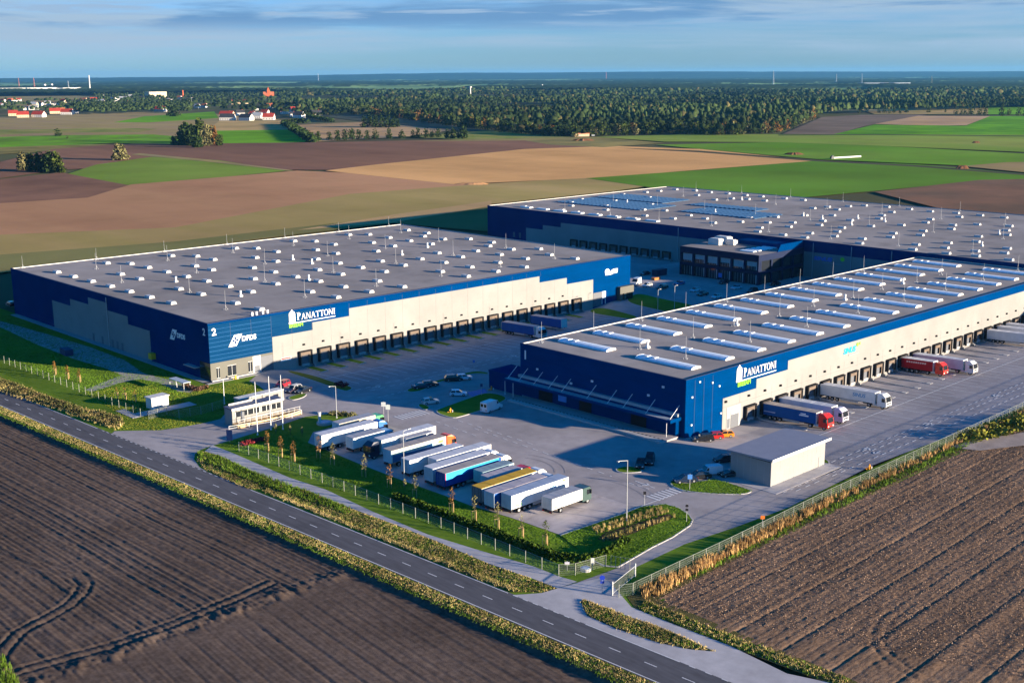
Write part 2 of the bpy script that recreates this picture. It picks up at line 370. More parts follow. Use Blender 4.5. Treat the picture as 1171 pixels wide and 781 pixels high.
for k in range(27):
    x = 19.9+3.12*k*1.0
for k in range(54): ym.append((19.9+3.12*k, -26.5 if k % 2 else -22.5, 19.9+3.12*k, -11.5, .11, 0, 0))
ym.append((22,-17.8,190,-17.8,.13,0,0))
for y in (-30.3,-32.2,-35.2): ym.append((-12 if y < -35 else 5, y, 190, y, .14, 1.6, 1.5))
for k in range(37): ym.append((-24+3.12*k, 86.6, -24+3.12*k, 104 if k % 2 else 98, .11, 0, 0))
ym += [(-24,98,94,98,.12,0,0),(-29,81.4,96,81.4,.12,1.6,1.5),(-24,78.0,60,78.0,.12,1.6,1.5),(-27,71,-8,71,.12,1.0,1.0),(-26,43,-26.5,18,.12,1.6,1.6),(-27.5,36,-30,-6,.12,1.6,1.6),(-30,46,-31,30,.12,1.6,1.6)]
ym += [(-41.5,-20.2,-30,-20.6,.13,0,0),(-28.8,-10.8,-29.3,-16.2,.12,1.2,.8),(-30.5,-10.8,-30.4,-15.6,.12,1.2,.8),(-14.5,-34.1,7,-34.1,.12,1.2,1.2)]
for k in range(6): ym.append((120+4*k, 160, 120+4*k, 175, .12, 0, 0))
for k in range(9): ym.append((150, 96+2.6*k, 155, 96+2.6*k, .1, 0, 0))
ym = [(a,b_,c,d,w*1.55,e,f) for a,b_,c,d,w,e,f in ym]
marks('bay_markings', ym, M_lineo, .045)
zb = []
for k in range(8): zb.append((-34.2+1.0*k, 52.2-.1*k, -34.1+1.0*k, 55.6, .5, 0, 0)); zb.append((-33.6+1.0*k, -17.7-.05*k, -33.7+1.0*k, -20.9, .5, 0, 0))
for k in range(9): zb.append((4.8+.45*k, 74, 4.8+.45*k, 80, .16, 0, 0))
zb += [(4.7,80,8.6,80.1,.15,0,0),(4.7,74,8.6,74,.15,0,0)]
for (x,y,a) in ((-20.7,80.0,0),(3.6,79.7,180),(26,79.7,0),(46,-31.2,0),(80,-31.2,180),(110,-31.2,0),(-29,-13,270),(20,-33.7,180),(20,-31,0)):
    c0,s0 = math.cos(R(a)),math.sin(R(a)); f = lambda u,v: (x+u*c0-v*s0, y+u*s0+v*c0)
    p,q_ = f(-1.2,0),f(.5,0); zb.append((*p,*q_,.3,0,0))
    for s in (1,-1): p,q_ = f(1.4,0),f(.3,.7*s); zb.append((*p,*q_,.35,0,0))
marks('crossing_markings', zb, M_line, .052)
sheet('disabled_bay', [(-10.5,55.6),(-5.6,55.4),(-3.2,59.2),(-8.8,59.5)], .02, mat('blue_road_paint', (.05,.16,.42), .7, .15, 1.5))
M_tyre = mat('tyre_rubber_trace', (.30,.275,.27), .8, .15, 1.0)
def arcmark(name, cx, cy, r, a0, a1, w, m, z):
    b = MB(); n = 24; 
    for i in range(n):
        t0, t1 = R(a0+(a1-a0)*i/n), R(a0+(a1-a0)*(i+1)/n)
        P = lambda rr,t: (cx+rr*math.cos(t), cy+rr*math.sin(t), zg(cx+rr*math.cos(t), cy+rr*math.sin(t))+z)
        b.quad(P(r-w/2,t0),P(r+w/2,t0),P(r+w/2,t1),P(r-w/2,t1))
    o = b.build(name, m); o['kind'] = 'structure'
for (cx,cy,r,a0,a1) in ((-42,10,9.0,-50,25),(-42,10,11,-50,25),(-47,-10,15,-35,20),(-47,-10,17,-35,20),(10,-22,9,180,245),(10,-22,11,180,245)): arcmark('tyre_mark', cx, cy, r, a0, a1, .32, M_tyre, .032)

# ------------------------------------------------------------------ far fields: each its own sheet, surveyed corner by corner
FZ = [-.245]
def field(name, pts, col, col2=None, var=.12, rows=None, sc=.02):
    FZ[0] += .0085; col = [min(c*1.28, .8) for c in col]; col2 = [min(c*1.28, .8) for c in col2] if col2 is not None else None
    m = mat(name, col, .95, var, sc, col2=col2, wob=(.0045,.20), stretch=rows, bump=.08, bscale=1.6, stain=(.012,.45,.75,.22))
    return sheet(name, GP(pts), FZ[0], m)
rw = (.12,1.0,1); rx = (1.0,.08,1)
tan=(.46,.29,.13); olive=(.28,.22,.075); brown=(.235,.125,.075); dbrown=(.155,.085,.058); green=(.11,.23,.018); bgreen=(.14,.32,.018); orange=(.60,.33,.13)
field('stubble_field', [(-60,135),(0,134.5),(100,130.5),(190,127.5),(215,132),(235,130),(330,139),(340,150),(180,158),(-60,165)], (.27,.19,.11), olive, rows=(1,.1,1), sc=.05)
field('meadow', [(130,141),(165,134),(245,128.5),(250,136),(170,141)], bgreen, green)
field('meadow', [(-60,160),(60,156),(175,155),(235,160),(235,167),(130,164.5),(60,170),(-60,180)], bgreen, (.10,.16,.03))
field('meadow', [(-60,150),(60,149),(110,147),(180,148.5),(160,152),(60,153),(-60,157)], (.12,.17,.035), olive)
field('dark_field', [(-60,172),(50,168),(170,165),(240,167),(380,164),(130,168),(30,176),(-60,182)], (.10,.10,.035), olive)
field('meadow', [(233,151),(330,149.5),(352,163.5),(255,167),(240,166)], bgreen, green)
field('stubble_field', [(250,140),(335,139),(330,149),(235,151)], olive, tan)
field('stubble_field', [(340,144),(420,140),(530,148),(470,157),(360,163.5),(330,148)], (.24,.17,.11), tan)
field('dark_field', [(330,129),(410,128),(540,146),(640,156),(600,157),(440,143)], (.06,.065,.06), (.09,.10,.06))
field('meadow', [(470,158),(560,150),(660,157.5),(640,159),(560,163)], (.10,.17,.03), olive)
field('ploughed_field', [(-60,200),(0,187),(60,172),(130,166.5),(380,164),(520,161),(600,162),(640,167),(690,170),(380,196),(310,196),(180,180),(140,192),(70,196),(-60,212)], dbrown, brown, rows=(1,.12,1))
field('meadow', [(70,203),(110,190),(178,180.5),(250,185),(330,197),(260,204),(150,214)], (.13,.21,.03), (.17,.22,.04), sc=.008)
field('ploughed_field', [(-90,222),(0,205),(70,199),(150,214.5),(100,228),(-90,240)], dbrown, brown)
field('ploughed_field', [(-90,238),(100,226),(150,213),(260,204),(340,197),(430,201),(520,212),(560,216),(400,226),(200,262),(-90,275)], (.37,.19,.10), (.41,.23,.115), rows=(1,.1,1))
field('stubble_field', [(-90,272),(200,260),(400,224),(560,212),(700,203.5),(760,212),(700,221),(560,236),(400,260),(200,285),(-120,318)], (.36,.25,.105), (.29,.23,.075), rows=(1,.1,1))
field('dark_field', [(-120,300),(200,276),(320,262),(562,238),(562,268),(450,258),(300,272),(0,312),(-160,360)], (.15,.155,.055), (.19,.165,.065))
field('stubble_field', [(340,263),(450,248),(562,232),(562,238),(450,257)], (.44,.31,.15), tan)
field('golden_field', [(372,197),(430,190),(600,172),(700,168.5),(800,172),(935,185.5),(800,196),(690,205),(520,213)], orange, (.53,.29,.11), rows=(1,.1,1))
field('stubble_field', [(470,163),(560,160),(680,158),(760,165),(690,170),(630,167),(600,162)], olive, (.14,.13,.055))
field('meadow', [(680,158),(800,154.5),(890,155),(1180,155),(1180,176),(1000,168),(890,164),(760,163.5)], (.13,.25,.025), (.24,.24,.06), sc=.006, rows=(1,.3,1))
field('meadow', [(750,167),(890,164),(1000,168),(1220,180),(1220,196),(1050,189),(935,184),(800,172)], (.11,.24,.02), (.15,.23,.035), sc=.006)
field('fallow_field', [(895,154.5),(940,135),(985,132.5),(1060,132),(990,145),(955,155)], (.14,.115,.085), (.20,.14,.10))
field('stubble_field', [(1000,143),(1050,133.5),(1132,134),(1105,144.5),(1060,145)], (.36,.24,.16), tan)
field('meadow', [(953,155),(1000,143.8),(1105,145),(1132,134),(1240,133),(1240,157),(1180,155)], bgreen, (.07,.18,.02))
field('stubble_field', [(975,123),(1130,123.5),(1130,131.5),(1000,131.5)], (.20,.19,.06), tan)
field('meadow', [(1130,123),(1240,122),(1240,132),(1130,132)], bgreen, green)
field('meadow', [(670,206),(800,196.5),(935,185.5),(1050,190),(1220,205),(1240,225),(1060,215),(900,230),(780,222),(720,213)], (.09,.20,.022), (.12,.20,.028), sc=.006)
field('ploughed_field', [(1000,222),(1120,208),(1260,205),(1260,260),(1100,245)], (.13,.09,.06), brown)
field('stubble_field', [(1100,192),(1150,187.5),(1260,186),(1260,205),(1180,200)], (.25,.17,.09), olive)
field('field_track', [(150,178.5),(230,186),(330,197.5),(336,197),(240,184.5),(160,177)], (.21,.17,.09), olive)
field('field_track', [(700,170.5),(800,176),(935,186.5),(1050,193),(1240,208),(1240,206.5),(1050,191),(935,184.8),(800,174)], (.07,.065,.04), (.10,.09,.05))
field('field_track', [(890,156.5),(1000,155.8),(1240,158.5),(1240,157.6),(1000,155),(890,155.6)], (.05,.055,.03), (.07,.08,.04))
# left-hand distance
field('stubble_field', [(-60,113),(20,110),(75,108.8),(112,112),(60,117),(-60,122)], (.19,.16,.08), olive)
field('stubble_field', [(-60,107),(70,106.5),(130,106.2),(70,108),(-60,109.5)], (.20,.17,.10), olive)
field('fallow_field', [(-60,122),(60,117),(90,115.5),(80,119),(-60,127)], (.12,.12,.06), olive)

# ------------------------------------------------------------------ ploughed land in the foreground: real furrows
def grid_land(name, x0, x1, y0, y1, sx, sy, hf, m, mask=None):
    xs = np.arange(x0, x1, sx); ys = np.arange(y0, y1, sy); X, Y = np.meshgrid(xs, ys, indexing='ij'); Z = hf(X, Y)
    nx, ny = X.shape; V = np.stack([X, Y, Z], -1).reshape(-1, 3); I = np.arange(nx*ny).reshape(nx, ny)
    F = np.stack([I[:-1,:-1], I[1:,:-1], I[1:,1:], I[:-1,1:]], -1).reshape(-1, 4)
    if mask is not None: F = F[mask(V[F[:,0],0], V[F[:,0],1])]
    o = np_mesh(name, V, F, m, smooth=False); o['kind'] = 'structure'; return o
def streak(t, f, a, seed):
    r = np.random.default_rng(seed).random(4096)-.5; u = (t+400)*f; i = np.floor(u).astype(int); w = u-i; w = w*w*(3-2*w); return a*(r[i % 4096]*(1-w)+r[(i+1) % 4096]*w)
def left_land(X, Y):
    w = .9*fbm(X, Y, .03, 5, 2); Xr = X+.03*(Y-40)+w
    up = (Y > -7); Xl = X-.09*(Y+10)+w*.4
    h = np.where(up, .035*np.sin(Xr*2*np.pi/.86)+streak(Xr,2.1,.15,61)+streak(Xr,.75,.11,62)+streak(Xr,.22,.06,63), streak(Xl,1.6,.05,64)+.016*np.sin(Xl*2*np.pi/.78)-.08*np.exp(-((((Xl+1000) % 3.1)-1.5)/.17)**2))
    h += np.where(up, .060, .030)*fbm(X, Y*.5, 1.9, 21, 3)
    band = np.exp(-((Y+5.5-.02*(X+100)-1.0*vnoise(X,Y,.15,3))/1.7)**2)
    h += band*(.42*vnoise(X, Y*.5, .9, 31)+.25*vnoise(X,Y,2.2,32)+.10)
    sm = np.exp(-((Y+10.2)/1.9)**2); h = h*(1-.75*sm)
    for pts in TRACKS:   # ruts left by a turning tractor
        for off in (-.95,.95):
            d = np.full(X.shape, 9.0)
            for (ax,ay),(bx,by) in zip(pts[:-1],pts[1:]):
                ux,uy = bx-ax,by-ay; l2 = ux*ux+uy*uy; t = np.clip(((X-ax)*ux+(Y-ay)*uy)/l2,0,1); ln = math.sqrt(l2); nx_,ny_ = -uy/ln*off,ux/ln*off
                d = np.minimum(d, np.hypot(X-ax-nx_-t*ux, Y-ay-ny_-t*uy))
            h = h*(1-.7*np.exp(-(d/.5)**2))-.11*np.exp(-(d/.30)**2)+.06*np.exp(-((d-.62)/.25)**2)
    e = np.clip((XC(Y)-6.0-X)/1.6,0,1); return h*np.clip(e*1.5,0,1)-.50*e*e*(3-2*e)
TRACKS = [GP([(-10,760),(4,738),(22,718),(50,704),(78,688),(92,675),(97,663),(88,654),(70,650),(40,640),(0,625)]), GP([(-10,748),(10,766),(60,752),(130,733),(200,708),(260,684),(310,662)])]
M_plough = mat('ploughed_soil', (.086,.060,.046), .95, 0, 1.2, col2=(.160,.116,.090), bump=.03, bscale=14, wob=(.03,.28), stain=(.05,.5,.7,.25), spec=.15)
grid_land('ploughed_land', -190, -86, -120, 190, .24, .42, left_land, M_plough, mask=lambda x,y: x < XC(y)-5.6)
def right_land(X, Y):
    w = .7*fbm(X, Y, .03, 15, 2); Yr = Y-.02*X+w
    h = .018*np.sin(Yr*2*np.pi/.75)+streak(Yr,1.5,.07,71)+streak(Yr,.4,.06,72)-.10*np.exp(-((((Yr+1000) % 7.5)-3)/.25)**2)
    h += .060*fbm(X*.6, Y, 2.1, 41, 3)
    d = np.hypot((X+46), (Y+85)*1.2)
    for r in (13,14.8): h -= (X < -44)*.07*np.exp(-((d-r)/.35)**2)
    return h
M_stub = mat('stubble_soil', (.110,.068,.045), .95, 0, 2.6, col2=(.31,.20,.125), bump=.05, bscale=9, wob=(.12,.22), spec=.15, detail=8, stretch=(.55,1.2,1))
fence_y = -41.3
RB = GP([(722,694),(776,716),(833.5,737.5),(900,770),(952,781),(1010,806)]); RB = sorted(RB, key=lambda p: p[1])
rbx = lambda y: np.interp(y, [p[1] for p in RB], [p[0] for p in RB])
def rmask(x, y): return (y < -44.4+.6*np.sin(x*.09)) & (x > rbx(y)+2.3)
grid_land('harvested_land', -74, 140, -150, -43, .30, .26, right_land, M_stub, mask=rmask)
sheet('sand_patch', GP([(1085,512),(1110,505),(1171,495),(1240,480),(1240,505),(1171,510),(1120,516)]), .16, mat('pale_sand', (.33,.27,.23), .95, .2, .3, bump=.05, bscale=3))
# ------------------------------------------------------------------ building materials
M_blue = mat('blue_cladding', (.0,.034,.135), .6, .14, .12, spec=0, bump=.004, bscale=3, stretch=(1,1,5), grid=(0,0,1.15,.025,.14))
M_blue2 = mat('faded_blue_cladding', (.002,.030,.095), .6, 0, .25, col2=(.006,.046,.12), spec=0, stretch=(.5,.5,9))
M_navy = mat('navy_cladding', (.0,.030,.125), .6, .14, .12, spec=0, grid=(0,0,1.15,.025,.14))
M_cream = mat('offwhite_cladding', (.245,.242,.234), .55, .06, .1, spec=.1, wob=(.05,.06), grid=(0,0,1.15,.02,.05), stain=(.25,.5,.8,.08))
M_grey = mat('grey_cladding', (.10,.10,.085), .55, .08, .2)
M_joint = mat('panel_joint_sealant', (.20,.20,.20), .7)
M_jointb = mat('dark_joint', (.006,.03,.09), .6)
M_roof = mat('roof_membrane', (.315,.285,.265), .85, .10, .08, wob=(.03,.14), detail=7, grid=(0,6.2,0,.08,.14), stain=(.09,.50,.70,.22))
M_cap = mat('parapet_capping', (.62,.60,.56), .5, .06)
M_capd = mat('dark_capping', (.03,.035,.06), .5)
M_white = mat('white_metal', (.72,.72,.70), .4, .05)
M_lightg = mat('galvanised_steel', (.45,.46,.47), .45, .1, metal=.3)
M_dark = mat('black_rubber', (.022,.022,.024), .8)
M_brownc = mat('dock_curtain', (.16,.125,.10), .8, .15)
M_door = mat('roller_door_grey', (.12,.13,.15), .5, .1, stretch=(1,1,8))
M_glass = mat('window_glass', (.018,.022,.028), .08, .1, spec=.6)
M_sky = mat('skylight_polycarbonate', (.80,.88,.92), .45, .08, .6, spec=.5)
M_yel = mat('yellow_paint', (.75,.42,.02), .5)
M_sign = mat('white_lettering', (.80,.80,.78), .5, .03)
M_green = mat('green_lettering', (.20,.62,.03), .5, .03)
M_cyan = mat('cyan_lettering', (.01,.42,.62), .5, .03)
M_signg = mat('grey_lettering', (.25,.28,.30), .5, .03)
M_wood = mat('pale_timber', (.50,.33,.16), .8, .15, 3.0)

# ------------------------------------------------------------------ writing
def face(axis, k, u, z, flip=False):
    """matrix that stands a flat XY drawing on a facade: axis 'y' = wall facing -Y at y=k, axis 'x' = wall facing -X at x=k"""
    if axis == 'y': return Matrix(((1,0,0,u),(0,0,-1,k),(0,1,0,z),(0,0,0,1)))
    return Matrix(((0,0,-1,k),(-1,0,0,u),(0,1,0,z),(0,0,0,1)))
def letters(name, text, size, m, parent, mtx, shear=0.0, bold=.02, width=1.0, space=1.0, depth=.06):
    cu = bpy.data.curves.new(name, 'FONT'); cu.body = text; cu.size = size; cu.extrude = depth; cu.shear = shear; cu.offset = bold*size*.5; cu.space_character = space
    t = bpy.data.objects.new(name, cu); COL.objects.link(t); bpy.context.view_layer.update()
    me = bpy.data.meshes.new_from_object(t.evaluated_get(bpy.context.evaluated_depsgraph_get())); bpy.data.objects.remove(t)
    me.materials.clear(); me.materials.append(m)
    Sx = Matrix.Diagonal((width,1,1,1)); l = parent.location if parent else Vector()
    me.transform(Matrix.Translation(-l) @ mtx @ Sx)
    o = bpy.data.objects.new(name, me); COL.objects.link(o)
    if parent: o.parent = parent
    return o
def flat(name, polys, m, parent, mtx, d=.06):
    b = MB()
    for p in polys: b.prism(p, 'z', 0, d)
    b.v = [tuple(mtx @ Vector(v)) for v in b.v]
    return b.build(name, m, parent, world=True)
def serif_word(text, h):
    """roman capitals with serifs drawn as outlines; returns polygons and total width"""
    S_ = .045; polys = []; x = 0.0
    def stem(x0, w, y0=0, y1=1): return [(x0,y0),(x0+w,y0),(x0+w,y1),(x0,y1)]
    def ser(xc, y, w=.26): return [(xc-w/2,y),(xc+w/2,y),(xc+w/2,y+S_),(xc-w/2,y+S_)]
    def ring(cx, cy, rx, ry, wx, wy, a0, a1, n=14):
        P = []
        for i in range(n):
            t0, t1 = a0+(a1-a0)*i/n, a0+(a1-a0)*(i+1)/n
            P.append([(cx+rx*math.cos(t0),cy+ry*math.sin(t0)),(cx+rx*math.cos(t1),cy+ry*math.sin(t1)),(cx+(rx-wx)*math.cos(t1),cy+(ry-wy)*math.sin(t1)),(cx+(rx-wx)*math.cos(t0),cy+(ry-wy)*math.sin(t0))])
        return P
    for i, ch in enumerate(text):
        sc = h*(1.22 if i == 0 else 1.0); L_ = []
        if ch == 'P': L_ = [stem(.12,.14), ser(.19,0,.34), ser(.13,1-S_,.26)]+ring(.26,.73,.30,.27,.13,.06,-math.pi/2,math.pi/2); w = .66
        elif ch == 'A': L_ = [[(.10,0),(.17,0),(.45,1),(.39,1)],[(.39,1),(.52,1),(.84,0),(.68,0)],[(.23,.33),(.66,.33),(.64,.40),(.25,.40)],ser(.13,0,.26),ser(.76,0,.30)]; w = .92
        elif ch == 'N': L_ = [stem(.12,.07),stem(.76,.07),[(.10,1),(.25,1),(.83,0),(.70,0)],ser(.155,0,.24),ser(.795,1-S_,.24),ser(.11,1-S_,.2)]; w = .96
        elif ch == 'T': L_ = [stem(.33,.14),[(.04,.93),(.76,.93),(.76,1),(.04,1)],stem(.04,.045,.78,.93),stem(.715,.045,.78,.93),ser(.40,0,.34)]; w = .80
        elif ch == 'O': L_ = ring(.46,.5,.42,.52,.15,.06,0,2*math.pi,22); w = .92
        elif ch == 'I': L_ = [stem(.12,.14),ser(.19,0,.32),ser(.19,1-S_,.32)]; w = .40
        for p in L_: polys.append([(x+a*sc, b_*sc) for a,b_ in p])
        x += w*sc
    return polys, x
def tower_mark(h):
    """small house-with-columns emblem left of the letters"""
    w = h*.62; P = [[(0,.0),(w,.0),(w,.07*h),(0,.07*h)]]
    for k in range(4): P.append([(w*(.06+.25*k),.1*h),(w*(.06+.25*k)+w*.15,.1*h),(w*(.06+.25*k)+w*.15,.72*h),(w*(.06+.25*k),.72*h)])
    P += [[(w*.04,.75*h),(w*.96,.75*h),(w*.80,.86*h),(w*.20,.86*h)],[(w*.28,.87*h),(w*.72,.87*h),(w*.5,1.05*h)]]
    return P
def landlord_sign(hall, axis_y, x0, z0, width, gx, gz, gh):
    m_ = face('y', axis_y, x0, z0)
    h = width*.115
    flat('emblem', tower_mark(h*2.0), M_sign, hall, face('y', axis_y, x0, z0-.3*h))
    P, w = serif_word('PANATTONI', h); k = (width-h*1.5)/w
    P = [[(h*1.5+a*k, b_*min(k,1.25)) for a,b_ in p] for p in P]+[[(0,-.42*h),(width,-.42*h),(width,-.30*h),(0,-.30*h)]]
    flat('lettering', P, M_sign, hall, m_)
    letters('certificate_lettering', 'BREEAM', gh, M_green, hall, face('y', axis_y, gx, gz), bold=.05, space=.92)
def sinus_sign(hall, mtx, h, m1=None):
    letters('lettering', 'SINUS', h, m1 or M_cyan, hall, mtx, shear=.25, bold=.06, width=1.12, space=.95)
    flat('emblem', [[(3.35*h+.24*h*math.cos(t), .78*h+.24*h*math.sin(t)) for t in np.linspace(0,2*math.pi,14,endpoint=False)],[(3.7*h,.9*h),(4.0*h,.62*h),(4.0*h,1.05*h)]], M_green, hall, mtx)
    flat('subline', [[(1.3*h,-.38*h),(3.7*h,-.38*h),(3.7*h,-.26*h),(1.3*h,-.26*h)]], M_signg, hall, mtx)

# ------------------------------------------------------------------ parts that halls share
def vent(hall, x, y, z, m=M_white, sx=1.6, sy=2.8, h=.72, mesh=[None], M_white=mat('vent_white', (.50,.50,.49), .5, .12)):
    if mesh[0] is None:
        b = MB(); b.box(-sx/2-.06,sx/2+.06,-sy/2-.06,sy/2+.06,-.06,.24); b.prism([(-sx/2,.24),(sx/2,.24),(sx/2*.86,h),(-sx/2*.86,h)],'y',-sy/2,sy/2)
        b.box(-sx/2*.5,sx/2*.5,-sy/2-.03,-sy/2+.2,h,h+.10)
        o = b.build('smoke_vent', M_white, hall); mesh[0] = o.data
    else:
        o = bpy.data.objects.new('smoke_vent', mesh[0]); COL.objects.link(o); o.parent = hall
    o.location = (x-hall.location[0], y-hall.location[1], z-hall.location[2]); return o
def rod(hall, x, y, z, h=5.2, mesh={}):
    if h not in mesh:
        b = MB(); b.tube((0,0,0),(0,0,h),.045,.03,6)
        for k in range(3):
            a = 2.09*k; b.tube((.55*math.cos(a),.55*math.sin(a),.05),(0,0,1.2),.025,n=5); b.tube((.55*math.cos(a),.55*math.sin(a),0),(.55*math.cos(a),.55*math.sin(a),.12),.17,n=8)
        o = b.build('lightning_rod', M_lightg, hall); mesh[h] = o.data
    else:
        o = bpy.data.objects.new('lightning_rod', mesh[h]); COL.objects.link(o); o.parent = hall
    o.location = (x-hall.location[0], y-hall.location[1], z-hall.location[2]); return o
def exhaust(hall, x, y, z, mesh=[None]):
    if mesh[0] is None:
        b = MB(); b.box(-.45,.45,-.45,.45,0,.5); b.tube((0,0,.5),(0,0,1.5),.28,n=10); b.tube((0,0,1.5),(0,0,1.75),.42,.2,10)
        o = b.build('roof_exhaust', M_white, hall); mesh[0] = o.data
    else:
        o = bpy.data.objects.new('roof_exhaust', mesh[0]); COL.objects.link(o); o.parent = hall
    o.location = (x-hall.location[0], y-hall.location[1], z-hall.location[2])
_dock = {}
def dock(hall, axis, k, u, zt, zb, white=True):
    """one loading bay: padded shelter, curtain, door, and the white wing wall beside it; wall faces -Y (axis y) or -X (axis x)"""
    key = (round(zt-zb,2), white)
    if key not in _dock:
        H = zt-zb; w = 1.85
        s = MB()
        for sx in (-1,1): s.box(sx*w-.19,sx*w+.19,-.75,.02,.95,H)
        s.box(-w-.19,w+.19,-.78,.02,H,H+.34)
        c = MB(); c.box(-w+.2,w-.2,-.52,-.44,H-.85,H-.01); c.box(-w+.2,-w+.62,-.52,-.44,.95,H-.86); c.box(w-.62,w-.2,-.52,-.44,.95,H-.86)
        d = MB(); d.box(-1.25,1.25,-.06,.03,1.15,H-.75); 
        for q in range(5): d.box(-1.25,1.25,-.075,-.061,1.5+q*.5,1.53+q*.5)
        p = MB(); p.box(-1.2,1.2,-.42,.02,.62,1.14); p.box(-.9,-.6,-.55,-.43,.5,1.05); p.box(.6,.9,-.55,-.43,.5,1.05)
        g = MB(); g.prism([(.02,0),(-1.35,0),(-1.15,.55),(-.35,.95),(.02,H*.55)],'x',w+.45,w+.95)
        _dock[key] = [(n,b_,m_) for n,b_,m_ in (('dock_shelter',s,M_dark),('dock_curtain',c,M_brownc),('dock_door',d,M_door),('dock_leveller',p,M_lightg),('dock_wing_wall',g,M_cream))]
        _dock[key] = [(n,b_.build(n,m_),) for n,b_,m_ in _dock[key]]
        first = True
    else: first = False
    l = hall.location; loc = (u-l[0],k-l[1],zb-l[2]) if axis == 'y' else (k-l[0],u-l[1],zb-l[2]); rz = 0 if axis == 'y' else -math.pi/2
    par = None
    for n, src in _dock[key]:
        o = src if first else src.copy()
        if not first: COL.objects.link(o)
        if par is None: o.parent = hall; o.location = loc; o.rotation_euler = (0,0,rz); par = o
        else: o.parent = par
def wall_lamp(hall, axis, k, u, z, b):
    if axis == 'y': b.box(u-.28,u+.28,k-.35,k,z-.2,z+.25)
    else: b.box(k-.35,k,u-.28,u+.28,z-.2,z+.25)
def shell(hall, x0, x1, y0, y1, h, m, zb=-2.2):
    b = MB(); b.box(x0,x1,y0,y1,zb,h-.5); b.build('wall', m, hall, world=True)
    r = MB(); r.box(x0+.3,x1-.3,y0+.3,y1-.3,h-.49,h-.22)
    ro = r.build('roof', M_roof, hall, world=True)
    p = MB()
    for a in ((x0-.03,x1+.03,y0-.03,y0+.3),(x0-.03,x1+.03,y1-.3,y1+.03),(x0-.03,x0+.3,y0+.31,y1-.31),(x1-.3,x1+.03,y0+.31,y1-.31)): p.box(a[0],a[1],a[2],a[3],h-.498,h)
    p.build('parapet', m, hall, world=True)
    c = MB(); e = .05
    for a in ((x0-e,x1+e,y0-e,y0+.36),(x0-e,x1+e,y1-.36,y1+e),(x0-e,x0+.36,y0+.365,y1-.365),(x1-.36,x1+e,y0+.365,y1-.365)): c.box(a[0],a[1],a[2],a[3],h+.002,h+.05)
    f = MB(); f.box(x0+.37,x1-.37,y1-.42,y1-.302,h-.215,h-.01); f.box(x1-.42,x1-.302,y0+.37,y1-.43,h-.215,h-.01)
    c.build('parapet_cap', M_capd, hall, world=True); f.build('upstand', M_cap, hall, world=True)
    return ro
def vjoints(hall, k, xs, z0, z1, m, name='panel_joint', d=.06):
    b = MB()
    for x in xs: b.box(x-.05,x+.05,k-d,k-d+.02,z0,z1)
    b.build(name, m, hall, world=True)

# ------------------------------------------------------------------ HALL 1 (front right)
h1 = empty('distribution_hall', (0,0,0), 0, 'blue and off-white logistics hall numbered 1 with long barrel skylights and docked lorries', 'warehouse')
H1 = 12.4; D1 = 49.86; X1 = 194.0
shell(h1, 0, X1, 0, D1, H1, M_blue)
pc = [(13.1,-2.1),(13.1,5.87),(25.55,5.87),(25.55,8.0),(37.95,8.0),(37.95,10.15),(193.9,10.15),(193.9,-2.1)]
b = MB(); b.prism(pc,'y',-.07,-.002); b.build('offwhite_panel_wall', M_cream, h1, world=True)
vjoints(h1, 0, [13.1+6.22*k for k in range(29)], -2.0, 5.8, M_joint, d=.085)
vjoints(h1, -.02, [3.1+3.1*k for k in range(3)], -.1, 11.8, M_jointb, d=.02)
b = MB(); b.box(13.2,193.8,-.11,-.071,3.72,3.80); b.build('drip_strip', M_joint, h1, world=True)
b = MB(); b.box(14.6,19.6,-.16,-.071,-1.45,3.45); b.build('gate_frame', M_lightg, h1, world=True)
b = MB(); b.box(16.0,19.0,-.22,-.161,-1.4,3.1); go = b.build('goods_gate', M_door, h1, world=True); b = MB(); b.box(16.1,18.9,-.24,-.221,1.6,3.0); b.build('shutter', M_lightg, go)
b = MB(); b.box(14.75,15.75,-.2,-.161,-1.3,.9); b.build('door', M_door, h1, world=True)
for u in [14.0]+[22.6+6.24*k for k in range(27)]:
    b = MB(); wall_lamp(h1,'y',-.07,u,4.75 if u > 20 else 5.0,b); b.build('dock_lamp', M_dark, h1, world=True)
for k in range(27): dock(h1,'y',-.07,23.05+6.24*k,2.25,zg(23+6.24*k,-3))
landlord_sign(h1, -.07, 17.7, 9.35, 15.4, 18.3, 7.5, 1.45)
sinus_sign(h1, face('y', -.13, 62.0, 7.55), 1.95)
letters('hall_number', '1', 3.0, M_sign, h1, face('x', -.03, 48.9, 8.8), bold=.04)
